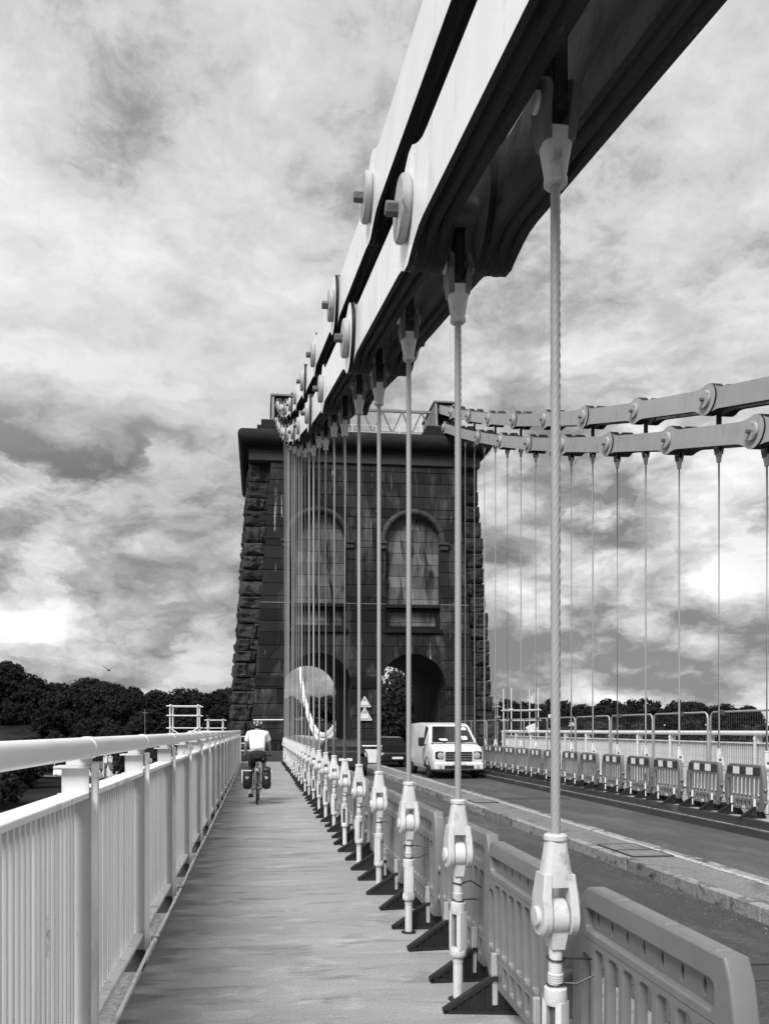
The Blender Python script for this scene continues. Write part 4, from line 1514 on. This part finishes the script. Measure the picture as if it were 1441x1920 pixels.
bb = MB(); bb.cbox((-.55, -2.512, .38), (.55, -2.495, .50), .005); bb.build('air_intake', M['black'], van)
bb = MB(); bb.box((-.50, -2.44, .66), (.50, -2.42, 1.0)); gl = bb.build('grille', M['black'], van)
for k in range(3):
    bb = MB(); bb.cbox((-.50, -2.455, .72 + .09 * k), (.50, -2.435, .745 + .09 * k), .004); bb.build('grille_bar', M['alloy'], gl)
for s in (-1, 1):
    bb = MB(); a_, c_ = sorted((s * .54, s * .87)); bb.cbox((a_, -2.445, .70), (c_, -2.26, 1.02), .05); hl = bb.build('headlight', M['glass'], van)
    bb = MB(); bb.lathe([(.02, -.012), (.10, -.01), (.12, 0.0), (.12, .02)], 18, 'Y', (s * .68, -2.448, .86)); bb.build('lamp', M['lamp_glass'], hl, smooth=40)
    bb = MB(); bb.lathe([(.02, -.01), (.06, -.008), (.065, .01)], 14, 'Y', (s * .70, -2.51, .46)); bb.build('fog_light', M['lamp_glass'], van, smooth=40)
    bb = MB(); a_, c_ = sorted((s * 1.06, s * 1.27)); bb.cbox((a_, -1.42, 1.18), (c_, -1.28, 1.52), .04); mi_ = bb.build('mirror', M['black'], van)
    bb = MB(); bb.tube([(s * .98, -1.30, 1.22), (s * 1.08, -1.34, 1.26)], .025, 6); bb.build('mirror_arm', M['black'], mi_)
    bb = MB(); bb.tube([(s * .30, -1.66, 1.315), (s * .72, -1.50, 1.50)], .012, 5); bb.build('wiper', M['black'], van)
bb = MB(); bb.cbox((-.26, -2.53, .52), (.26, -2.512, .63), .003); bb.build('number_plate', M['white'], van)
for s in (-1, 1):
    bb = MB(); bb.tube([(s * .985, -1.55 + .42 * math.cos(a), .34 + .42 * math.sin(a)) for a in [R(10 + 16 * k) for k in range(11)]], .035, 6); bb.build('wheel_arch', M['black'], van, smooth=60)
    bb = MB(); bb.tube([(s * .86, -2.30, 1.08), (s * .80, -1.66, 1.315)], .008, 5); bb.build('bonnet_seam', M['black'], van)
    bb = MB(); bb.tube([(s * 1.012, -1.0, .42), (s * 1.012, -1.0, 1.12)], .008, 5); bb.build('door_seam', M['black'], van)
bb = MB(); bb.tube([(-.82, -2.335, 1.085), (.82, -2.335, 1.085)], .008, 5); bb.build('bonnet_seam', M['black'], van)
bb = MB(); bb.cbox((-.86, -1.70, 1.285), (.86, -1.60, 1.318), .01); bb.build('cowl', M['black'], van)
for (xa, xb, fa, fb) in ((.36, .58, .14, .36), (.40, .62, .70, .86), (-.5, -.2, .10, .22)):
    q = [Vector((x_, -1.62 + .64 * f_ - .026, 1.30 + .66 * f_ + .026)) for x_, f_ in ((xa, fa), (xb, fa), (xb - .03, fb), (xa - .03, fb))]
    bb = MB(); bb.hexa(q, [p_ + Vector((0, -.004, .004)) for p_ in q]); bb.build('windscreen_paper', M['white'], van)

# black car driving away in the near lane
cst = [(-2.1, .34, .80, .98, .76, .82, .74), (-2.0, .24, .88, 1.02, .84, .89, .80), (-1.75, .22, .92, 1.12, .86, .90, .74), (-1.25, .22, .95, 1.43, .86, .90, .60), (-.2, .22, .94, 1.48, .86, .90, .62),
       (.45, .22, .92, 1.40, .86, .90, .60), (1.05, .22, .90, 1.00, .86, .90, .76), (1.95, .24, .72, .82, .84, .88, .74), (2.15, .32, .62, .68, .74, .80, .66)]
car, cp = vehicle('moving_car', 'black hatchback driving away toward the left arch', 'car', (3.32, 31.5, ROAD), 0, cst, M['carblack'],
                  [(2, 'rear_window'), (3, 'side_window'), (4, 'side_window'), (5, 'windscreen')], .31, (-1.35, 1.3), .80, True)
for s in (-1, 1):
    bb = MB(); a_, c_ = sorted((s * .58, s * .84)); bb.cbox((a_, -2.10, .74), (c_, -1.96, .92), .02); bb.build('tail_light', M['washer'], car)
    bb = MB(); a_, c_ = sorted((s * .92, s * 1.06)); bb.cbox((a_, .55, .92), (c_, .68, 1.05), .02); bb.build('mirror', M['carblack'], car)
bb = MB(); bb.cbox((-.26, -2.135, .60), (.26, -2.115, .71), .003); bb.build('number_plate', M['stripe_w'], car)
bb = MB(); bb.cbox((-.82, -2.16, .34), (.82, -2.04, .52), .03); bb.build('bumper', M['black'], car)
# dark car queuing behind the van
cst2 = [(-2.15, .32, .60, .68, .70, .80, .70), (-1.95, .24, .70, .80, .84, .88, .76), (-1.05, .22, .88, .98, .86, .90, .78), (-.35, .22, .92, 1.38, .86, .90, .60), (.3, .22, .94, 1.45, .86, .90, .62),
        (1.25, .22, .95, 1.38, .86, .90, .60), (1.8, .24, .92, 1.04, .86, .90, .74), (2.1, .3, .82, .95, .80, .84, .74)]
car2, cp2 = vehicle('moving_car', 'dark car with bright windscreen coming out of the right arch', 'car', (6.55, 38.2, ROAD), 0, cst2, M['carblack'],
                    [(2, 'windscreen'), (3, 'side_window'), (4, 'side_window'), (5, 'rear_window')], .31, (-1.35, 1.3), .80, False)
for s in (-1, 1):
    bb = MB(); a_, c_ = sorted((s * .52, s * .82)); bb.cbox((a_, -2.12, .58), (c_, -1.90, .70), .02); bb.build('headlight', M['lamp_glass'], car2)
    bb = MB(); a_, c_ = sorted((s * .92, s * 1.06)); bb.cbox((a_, -.75, .92), (c_, -.62, 1.05), .02); bb.build('mirror', M['carblack'], car2)
bb = MB(); bb.cbox((-.26, -2.20, .40), (.26, -2.175, .51), .003); bb.build('number_plate', M['white'], car2)

# white guard rail on the median in front of the pier
gr = thing('median_guard_rail', 'white panelled guard rail at the end of the median before pier', 'railing', (XC, TY - 1.1, -.1))
bb = MB(); bb.tube([(-.62, 0, .86), (.62, 0, .86)], .04, 10); bb.build('rail', M['white'], gr, smooth=60)
bb = MB(); bb.cbox((-.2, -.02, .05), (.45, .02, .70), .01); bb.build('panel', M['stripe_w'], gr)
for x in (-.55, .55):
    bb = MB(); bb.box((x - .04, -.04, -.0), (x + .04, .04, .82)); bb.build('post', M['white'], gr)

# ------------------------------------------------------------------ cyclist
BX, BY = -0.035, 16.35                       # rear wheel touches the deck here
bike = thing('bicycle', 'touring bicycle with black panniers ridden away along the walkway', 'bicycle', (BX, BY, 0), R(-1.5))
WR = .345


def wheel(y):
    bb = MB()
    bb.tube([(0, y + (WR - .02) * math.cos(a), WR + (WR - .02) * math.sin(a)) for a in [2 * PI * k / 36 for k in range(36)]], .021, 10, closed=True)
    w = bb.build('wheel', M['tyre'], bike, smooth=60)
    bb = MB(); bb.tube([(0, y + (WR - .05) * math.cos(a), WR + (WR - .05) * math.sin(a)) for a in [2 * PI * k / 36 for k in range(36)]], .012, 6, closed=True)
    bb.build('rim', M['alloy'], w, smooth=60)
    bb = MB()
    for k in range(24):
        a = 2 * PI * k / 24
        bb.tube([(.025 * (1 if k % 2 else -1), y, WR), (0, y + (WR - .05) * math.cos(a), WR + (WR - .05) * math.sin(a))], .0015, 4)
    bb.lathe([(.02, -.05), (.02, .05)], 10, 'X', (0, y, WR))
    bb.build('spokes', M['alloy'], w, kind='stuff')


wheel(0.0); wheel(1.06)
bb = MB()
BBk = (0, .44, .29); SEATT = (0, .27, .84); HEADT = (0, .86, .86); HEADB = (0, .90, .72)
for p, q, r_ in ((BBk, SEATT, .017), (SEATT, HEADT, .016), (BBk, HEADB, .019), (HEADB, HEADT, .02)):
    bb.tube([p, q], r_, 8)
for s in (-1, 1):
    bb.tube([(s * .06, 0, WR), (s * .02, .42, .29)], .009, 6); bb.tube([(s * .06, 0, WR), (s * .015, .27, .82)], .008, 6)
    bb.tube([(s * .05, 1.06, WR), (s * .04, .93, .66), (0, .90, .72)], .012, 6)
bb.build('frame', M['carblack'], bike, smooth=60)
bb = MB(); bb.tube([(0, .27, .84), (0, .25, .97)], .013, 8); bb.build('seat_post', M['alloy'], bike, smooth=60)
bb = MB(); bb.loft([[(w_ * math.cos(a), y_, .985 + h_ * math.sin(a)) for a in [2 * PI * k / 12 for k in range(12)]] for y_, w_, h_ in ((.12, .05, .02), (.16, .075, .03), (.24, .06, .03), (.36, .025, .02), (.40, .012, .012))]); bb.build('saddle', M['black'], bike, smooth=60)
bb = MB(); bb.tube([(0, .86, .86), (0, .84, 1.0)], .014, 8); bb.tube([(-.29, .74, .99), (-.2, .83, 1.01), (0, .86, 1.01), (.2, .83, 1.01), (.29, .74, .99)], .014, 8); bb.build('handlebar', M['black'], bike, smooth=60)
bb = MB(); bb.tube([(0, -.30 + .0, .28)] + [(0, (WR + .03) * math.cos(a), WR + (WR + .03) * math.sin(a)) for a in [R(165 - 8 * k) for k in range(15)]], .022, 6); bb.build('mudguard', M['black'], bike, smooth=60)
bb = MB()
for s in (-1, 1):
    bb.tube([(s * .07, -.25, .76), (s * .07, .22, .76)], .006, 6); bb.tube([(s * .07, -.1, .76), (s * .06, 0, WR)], .006, 6); bb.tube([(s * .07, .12, .76), (s * .06, 0, WR)], .006, 6)
bb.tube([(-.07, -.25, .76), (.07, -.25, .76)], .006, 6); bb.tube([(-.07, .1, .76), (.07, .1, .76)], .006, 6)
bb.build('rear_rack', M['black'], bike, smooth=60)
bb = MB(); bb.cbox((-.03, -.285, .72), (.03, -.255, .77), .006); bb.build('rear_light', M['lamp_glass'], bike)
bb = MB(); bb.tube([(-.09, .44, .29), (.09, .44, .29)], .015, 8); bb.tube([(-.09, .44, .29), (-.09, .40, .125)], .011, 6); bb.tube([(.09, .44, .29), (.09, .48, .455)], .011, 6)
bb.box((-.20, .35, .112), (-.10, .45, .135)); bb.box((.10, .43, .445), (.20, .53, .468)); bb.lathe([(.08, -.003), (.08, .003)], 18, 'X', (.055, .44, .29)); bb.build('crankset', M['black'], bike, smooth=40)
for s in (-1, 1):                            # panniers
    cx_ = s * .20
    bb = MB()
    rings = []
    for z_, hw, hd in ((.33, .05, .10), (.36, .085, .14), (.45, .10, .16), (.60, .105, .17), (.72, .10, .16), (.77, .085, .13), (.795, .05, .09)):
        rings.append([(cx_ + hw * math.copysign(abs(math.cos(a)) ** .55, math.cos(a)), -.06 + hd * math.copysign(abs(math.sin(a)) ** .55, math.sin(a)), z_) for a in [2 * PI * k / 20 for k in range(20)]])
    bb.loft(rings)
    pn = bb.build('pannier', M['bag'], bike, smooth=50)
    bb = MB()
    rings = []
    for z_, hd in ((.44, .09), (.48, .12), (.60, .13), (.68, .12), (.73, .08)):
        rings.append([(cx_ + s * (.085 + .03 * k), -.06 - hd + 2 * hd * f, z_) for k, f in ((0, 0), (1, .1), (1, .9), (0, 1))])
    bb.loft(rings); bb.build('side_pocket', M['white'], pn)
    hp = []
    for k in range(20):
        a = 2 * PI * k / 20
        hp.append((cx_ - s * .0 + .030 * (math.sin(a) ** 3) * 1.25, .575 + .030 * (.8125 * math.cos(a) - .3125 * math.cos(2 * a) - .125 * math.cos(3 * a) - .0625 * math.cos(4 * a)) * 1.3))
    bb = MB(); bb.prism(hp, -.242, -.225); bb.build('reflector_patch', M['washer'], pn)
    bb = MB(); bb.box((cx_ - .09, -.235, .715), (cx_ + .09, -.225, .735)); bb.build('strap', M['stripe_w'] if s < 0 else M['black'], pn)


def skin(name, pts, edges, mt, parent, sub=2, root=0):
    me = bpy.data.meshes.new(name)
    keys = list(pts)
    me.from_pydata([pts[k][0] for k in keys], [(keys.index(a), keys.index(c)) for a, c in edges], [])
    o = ob(name, me, parent)
    md = o.modifiers.new('skin', 'SKIN')
    md.use_smooth_shade = True
    for i, k in enumerate(keys):
        r_ = pts[k][1]
        sv_ = me.skin_vertices[0].data[i]
        sv_.radius = r_ if isinstance(r_, tuple) else (r_, r_)
        sv_.use_root = (i == root)
    ss = o.modifiers.new('sub', 'SUBSURF'); ss.levels = sub; ss.render_levels = sub
    me.materials.append(mt)
    return o


rider = thing('person', 'cyclist in white shirt and black shorts riding away, seen from behind', 'person', (BX, BY, 0), R(-1.5))
P = {
    'pelvis': ((0, .24, 1.05), (.155, .12)), 'waist': ((0, .33, 1.20), (.15, .11)), 'chest': ((0, .45, 1.36), (.17, .12)), 'upper': ((0, .53, 1.47), (.15, .10)), 'neck': ((0, .58, 1.55), .055), 'headb': ((0, .62, 1.60), .075),
    'headm': ((0, .64, 1.67), .088), 'headt': ((0, .64, 1.73), .06),
    'shL': ((-.17, .50, 1.47), .065), 'elL': ((-.26, .60, 1.22), .042), 'wrL': ((-.27, .72, 1.05), .030), 'hdL': ((-.275, .76, 1.02), .034),
    'shR': ((.17, .50, 1.47), .065), 'elR': ((.25, .60, 1.22), .042), 'wrR': ((.27, .72, 1.05), .030), 'hdR': ((.275, .76, 1.02), .034),
    'hipL': ((-.10, .27, 1.0), .095), 'knL': ((-.13, .52, .62), .058), 'cfL': ((-.135, .43, .42), .052), 'anL': ((-.145, .35, .22), .034), 'htL': ((-.15, .40, .16), .036), 'toL': ((-.15, .50, .15), .026),
    'hipR': ((.10, .27, 1.0), .095), 'knR': ((.13, .66, .88), .058), 'cfR': ((.135, .57, .70), .052), 'anR': ((.145, .44, .56), .034), 'htR': ((.15, .48, .50), .036), 'toR': ((.15, .58, .49), .026),
}
E = [('pelvis', 'waist'), ('waist', 'chest'), ('chest', 'upper'), ('upper', 'neck'), ('neck', 'headb'), ('headb', 'headm'), ('headm', 'headt')]
for s in 'LR':
    E += [('upper', 'sh' + s), ('sh' + s, 'el' + s), ('el' + s, 'wr' + s), ('wr' + s, 'hd' + s), ('pelvis', 'hip' + s), ('hip' + s, 'kn' + s), ('kn' + s, 'cf' + s), ('cf' + s, 'an' + s), ('an' + s, 'ht' + s), ('ht' + s, 'to' + s)]
skin('body', P, E, M['skin'], rider)
SH = {'w': ((0, .27, 1.10), (.185, .145)), 'a': ((0, .33, 1.20), (.175, .135)), 'b': ((0, .44, 1.36), (.195, .14)), 'c': ((0, .52, 1.48), (.17, .115)), 'd': ((0, .56, 1.535), (.075, .07)),
      'sl': ((-.185, .50, 1.475), .083), 'el': ((-.245, .565, 1.30), .068), 'sr': ((.185, .50, 1.475), .083), 'er': ((.24, .565, 1.30), .068)}
skin('shirt', SH, [('w', 'a'), ('a', 'b'), ('b', 'c'), ('c', 'd'), ('c', 'sl'), ('sl', 'el'), ('c', 'sr'), ('sr', 'er')], M['shirt'], rider)
SO = {'p': ((0, .23, 1.04), (.17, .135)), 'w': ((0, .28, 1.14), (.155, .125)), 'hl': ((-.105, .28, .985), .11), 'kl': ((-.125, .46, .72), .078), 'hr': ((.105, .28, .985), .11), 'kr': ((.125, .58, .90), .078)}
skin('shorts', SO, [('p', 'w'), ('p', 'hl'), ('hl', 'kl'), ('p', 'hr'), ('hr', 'kr')], M['shorts'], rider)
for s, an, toe in ((-1, (-.145, .345, .215), (-.155, .52, .148)), (1, (.145, .435, .555), (.155, .60, .488))):
    bb = MB(); bb.loft([[(an[0] + s * .005 + w_ * math.cos(a), an[1] + (toe[1] - an[1]) * f - .03, an[2] - .055 + dz + h_ * math.sin(a)) for a in [2 * PI * k / 12 for k in range(12)]]
                        for f, w_, h_, dz in ((-.2, .025, .03, 0.0), (0, .042, .048, .005), (.35, .045, .042, -.005), (.8, .046, .03, -.015), (1.15, .03, .018, -.022))])
    bb.build('shoe', M['shorts'], rider, smooth=60)
    bb = MB(); bb.tube([(an[0], an[1], an[2] - .02), (an[0] + .001, an[1] + .008, an[2] + .055)], .042, 12); bb.build('sock', M['white'], rider, smooth=60)
# helmet with raised vents
bb = MB()
hz = []
for k in range(7):
    f = k / 6
    a = PI / 2 * f
    hz.append([(.105 * math.cos(a) * math.cos(q), .635 + .135 * math.cos(a) * math.sin(q) - .015 * (1 - f), 1.655 + .105 * math.sin(a) + (.0)) for q in [2 * PI * j / 20 for j in range(20)]] if k < 6 else
              [(.004 * math.cos(q), .635 + .004 * math.sin(q), 1.761) for q in [2 * PI * j / 20 for j in range(20)]])
bb.loft(hz)
he = bb.build('helmet', M['helmet'], rider, smooth=60)
for xx in (-.065, 0, .065):
    bb = MB(); bb.tube([(xx * 1.15, .635 + .128 * math.cos(a), 1.66 + (.108 - abs(xx) * .25) * math.sin(a)) for a in [R(25 + 16 * k) for k in range(9)]], .013, 6); bb.build('helmet_rib', M['helmet_pale'], he, smooth=60)
bb = MB(); bb.loft([[(.078 * math.cos(q), .625 + .08 * math.sin(q), z_) for q in [2 * PI * j / 16 for j in range(16)]] for z_ in (1.60, 1.66)]); bb.build('hair', M['hair'], rider, smooth=60)
for s in (-1, 1):
    bb = MB(); bb.lathe([(.004, 0), (.022, .004), (.024, .012), (.01, .018)], 10, 'X', (s * .085 if s > 0 else s * .085 - .018, .64, 1.635)); bb.build('ear', M['skin'], rider, smooth=60)
    # fingers closing over the grip
    for k in range(4):
        x_ = s * (.245 + .018 * k)
        bb = MB(); bb.tube([(x_, .735, 1.03), (x_, .765, 1.035), (x_, .785, 1.01), (x_, .775, .985)], [.010, .010, .009, .007], 8); bb.build('finger', M['skin'], rider, smooth=60)
    bb = MB(); bb.tube([(s * .245, .73, 1.02), (s * .225, .745, 1.005), (s * .222, .76, .985)], [.011, .010, .008], 8); bb.build('thumb', M['skin'], rider, smooth=60)

# ------------------------------------------------------------------ trees on the far bank


def crown_mesh(seed, nclump, nleaf, mt, leaf=.42, wid=1.0):
    rr = random.Random(seed)
    vs, fs = [], []
    for c in range(nclump):
        a = rr.uniform(0, 2 * PI); u = rr.uniform(-.95, 1.0)
        rad = rr.uniform(.55, 1.0) ** .6
        w = math.sqrt(max(1 - u * u, 0.05))
        cc = Vector((math.cos(a) * w * 4.2 * rad * wid, math.sin(a) * w * 4.2 * rad * wid, 5.2 + u * 4.6 * rad))
        cr = rr.uniform(.6, 2.0)
        for k in range(nleaf):
            d = Vector((rr.gauss(0, 1), rr.gauss(0, 1), rr.gauss(0, .8))).normalized()
            p = cc + d * cr * rr.uniform(.65, 1.0)
            nn_ = (d + Vector((rr.uniform(-.6, .6), rr.uniform(-.6, .6), rr.uniform(-.2, .8)))).normalized()
            t1 = nn_.orthogonal().normalized()
            t1 = Matrix.Rotation(rr.uniform(0, 6.3), 3, nn_) @ t1
            t2 = nn_.cross(t1)
            s = leaf * rr.uniform(.6, 1.3)
            q = len(vs)
            vs += [p + t1 * s, p + t2 * s * .7, p - t1 * s, p - t2 * s * .7]
            fs.append((q, q + 1, q + 2, q + 3))
    me = bpy.data.meshes.new('crown')
    me.from_pydata([tuple(v) for v in vs], [], fs)
    me.materials.append(mt)
    return me


def trunk_mesh(seed):
    rr = random.Random(seed)
    bb = MB()
    bb.tube([(0, 0, -.6), (.1, 0, 2), (.0, .15, 4.5), (.2, .1, 8)], [.42, .33, .24, .08], 8)
    for k in range(6):
        a = rr.uniform(0, 6.3); z0 = rr.uniform(2.4, 5.5)
        bb.tube([(.05, .05, z0), (1.4 * math.cos(a), 1.4 * math.sin(a), z0 + 1.5), (2.8 * math.cos(a), 2.8 * math.sin(a), z0 + 2.3)], [.15, .10, .03], 6)
    return bb.mesh('trunk', M['bark'], 60)


CR_D = [crown_mesh(i, 78, 46, M['leafd'], .40, 1.0 + .08 * (i % 3)) for i in range(5)]
CR_M = [crown_mesh(20 + i, 66, 50, M['leafm'], .34, 1.0) for i in range(4)]
CR_T = [crown_mesh(50, 90, 160, M['leafd'], .15, 1.0)]
TRK = [trunk_mesh(i) for i in range(3)]


def tree(x, y, s, mid, label, group, zs=1.0):
    t = thing('broadleaf_tree', label, 'tree', (x, y, ground_h(x, y) - .1), rng.uniform(0, 6.28), group)
    t.scale = (s, s, s * zs)
    ob('trunk', rng.choice(TRK), t); ob('crown', rng.choice(CR_T if s > 2 else (CR_M if mid else CR_D)), t)
    return t


LEFTW = 'dark broadleaf tree in the wood on the left hillside'
RIGHTW = 'dark broadleaf tree in the wood right of the tower'
MIDW = 'dark broadleaf tree in the wood seen through the arches'


def wood(y, xa, xb, sp, smin, smax, mid, jy=6):
    x = xa
    while x < xb:
        yy = y + rng.uniform(-jy, jy)
        ux = x / yy
        if ux < -0.035:
            lab, gp = LEFTW, 'trees of the left wood'
        elif ux > .27:
            lab, gp = RIGHTW, 'trees of the right wood'
        else:
            lab, gp = MIDW, 'trees behind the tower'
        if mid:
            lab = lab.replace('dark broadleaf', 'paler bushy').replace('in the wood', 'at the foot of the wood'); gp += ' foot'
        if not (3.0 < x < 7.6 and y < 330):
            tree(x + rng.uniform(-2, 2), yy, rng.uniform(smin, smax), mid, lab, gp, rng.uniform(.78, 1.12))
        x += sp * rng.uniform(.75, 1.25)


# ridge line, then rows down the slope
wood(432, -165, 300, 9.5, 1.15, 1.7, False)
wood(414, -158, 285, 11, 1.1, 1.6, False)
wood(394, -150, -10, 10, 1.1, 1.6, False)
wood(390, 60, 275, 12, 1.0, 1.45, False)
wood(372, -130, 5, 10.5, 1.0, 1.5, False)
wood(350, -92, 5, 11, 1.0, 1.4, False)
wood(340, 60, 240, 12, .95, 1.35, True)
wood(322, -90, -15, 10, .8, 1.2, False)
wood(300, -100, -20, 10, .7, 1.0, True)
wood(285, 62, 205, 11, .85, 1.2, True)
wood(280, -100, -62, 9, .7, 1.0, True)
wood(238, 50, 175, 11, .8, 1.15, True)
wood(228, -98, -66, 6.5, .7, .95, False)
wood(208, -88, -58, 6.5, .8, 1.1, False)
wood(186, -72, -55, 6.5, .75, 1.05, False)
wood(165, -62, -49, 6.5, .75, 1.05, False)
wood(232, -40, -14, 9, .8, 1.1, False)

for k, (x_, y_, s_) in enumerate(((36.5, 222, 3.4), (44.5, 236, 3.3), (52, 226, 2.9))):  # big trees added to darken the bright opening of the right arch
    tree(x_, y_, s_, False, ('added tall dark tree darkening the left of the right arch', 'added tall dark tree behind the van darkening the right arch', 'added tall dark tree deepest behind the right arch, darkening it')[k], 'added trees darkening the right arch', 1.2)

# far bank: road, van, houses, lamp posts
hv = ground_h(-61, 247)
fr = MB()
pts = [(-130 + 10 * i, 248 + 3 * math.sin(i * .5)) for i in range(12)]
vs = []
for (x, y) in pts:
    vs += [(x, y - 3.2, max(ground_h(x, y), ground_h(x, y - 3.2)) + .5), (x, y + 3.2, max(ground_h(x, y), ground_h(x, y + 3.2)) + .5)]
fr.add(vs, [(2 * i, 2 * i + 2, 2 * i + 3, 2 * i + 1) for i in range(len(pts) - 1)])
struct(fr.build('bank_road', M['asphalt']))
v2, _ = vehicle('parked_van', 'tiny white van on the road of the left bank below', 'van', (-61, 247.5, hv + .52), R(82), vst, M['vanwhite'], [(3, 'windscreen'), (4, 'side_window')], .34, (-1.55, 1.55), .86, False)


def house(label, x, y, w, d, h, rh, rz=0):
    t = thing('house', label, 'house', (x, y, ground_h(x, y)), rz, 'houses on the left bank')
    bb = MB(); bb.box((-w / 2, -d / 2, -2), (w / 2, d / 2, h)); bb.prism([(-d / 2, h), (d / 2, h), (0, h + rh)], -w / 2, w / 2, 'YZ'); bb.build('wall', M['housewall'], t)
    bb = MB()
    for s in (-1, 1):
        bb.hexa([(-w / 2 - .3, s * (d / 2 + .35), h - .2), (w / 2 + .3, s * (d / 2 + .35), h - .2), (w / 2 + .3, 0, h + rh + .05), (-w / 2 - .3, 0, h + rh + .05)],
                [(-w / 2 - .3, s * (d / 2 + .35), h), (w / 2 + .3, s * (d / 2 + .35), h), (w / 2 + .3, 0, h + rh + .25), (-w / 2 - .3, 0, h + rh + .25)])
    rf = bb.build('roof', M['slate'], t)
    for xx in (-w / 2 + .6, w / 2 - .6):
        bb = MB(); bb.box((xx - .55, -.6, h + rh - .8), (xx + .55, .6, h + rh + 1.5)); bb.box((xx - .65, -.7, h + rh + 1.5), (xx + .65, .7, h + rh + 1.7))
        for q in (-.3, .3):
            bb.lathe([(.16, h + rh + 1.7), (.13, h + rh + 2.2)], 8, 'Z', (xx, q, 0))
        bb.build('chimney', M['housewall'], rf)
    for k in range(4):
        for zz in (1.0, 3.6):
            xx = -w / 2 + w * (k + .5) / 4
            if zz + 1.3 < h:
                bb = MB(); bb.box((xx - .5, -d / 2 - .03, zz), (xx + .5, -d / 2 + .03, zz + 1.3)); wn = bb.build('window', M['white'], t)
                bb = MB(); bb.box((xx - .42, -d / 2 - .05, zz + .08), (xx + .42, -d / 2 - .031, zz + 1.22)); bb.build('pane', M['glass'], wn)


house('white house with tall pale chimneys glimpsed between handrail and panel', -44.0, 256, 9, 7, 2.7, 2.2, R(20))
house('smaller white house left of the chimneyed house on the bank', -53, 262, 7, 6, 2.6, 1.8, R(-15))
for k, (x, y) in enumerate(((-48.5, 248), (-66, 258))):
    lp = thing('street_lamp', ('pale street lamp beside the white house on the left bank', 'pale street lamp above the white van on the left bank')[k], 'street lamp', (x, y, ground_h(x, y)))
    bb = MB(); bb.tube([(0, 0, 0), (0, 0, 6.6), (.3, 0, 7.2), (1.0, 0, 7.4)], [.14, .10, .08, .07], 8); bb.build('pole', M['galv_pale'], lp, smooth=60)
    bb = MB(); bb.cbox((.8, -.18, 7.3), (1.5, .18, 7.48), .04); bb.build('lamp_head', M['galv_pale'], lp)
px, py = -48.3, 335
up_ = thing('telegraph_pole', 'thin telegraph pole against the left wood', 'pole', (px, py, ground_h(px, py)))
bb = MB(); bb.tube([(0, 0, -1), (0, 0, 17)], [.12, .09], 8); bb.build('pole', M['galv'], up_)
bb = MB(); bb.box((-1.2, -.06, 15.7), (1.2, .06, 15.8)); bb.build('cross_arm', M['galv'], up_)
# bird over the ridge
bd = thing('bird', 'small dark bird hovering above the left wooded ridge', 'bird', (-17.2, 91.0, 8.35), R(30))
bb = MB(); bb.loft([[(r_ * math.cos(a), y_, r_ * math.sin(a)) for a in [2 * PI * k / 10 for k in range(10)]] for y_, r_ in ((-.42, .02), (-.3, .09), (0, .13), (.25, .08), (.36, .07), (.44, .02))]); bb.build('body', M['stripe_d'], bd, smooth=60)
for s in (-1, 1):
    bb = MB(); bb.loft([[(s * x_, c_ - w_, z_), (s * x_, c_ + w_, z_), (s * x_, c_, z_ + .02)] for x_, c_, w_, z_ in ((.05, .05, .16, .05), (.35, .1, .15, .28), (.7, -.05, .06, .42))]); bb.build('wing', M['stripe_d'], bd)
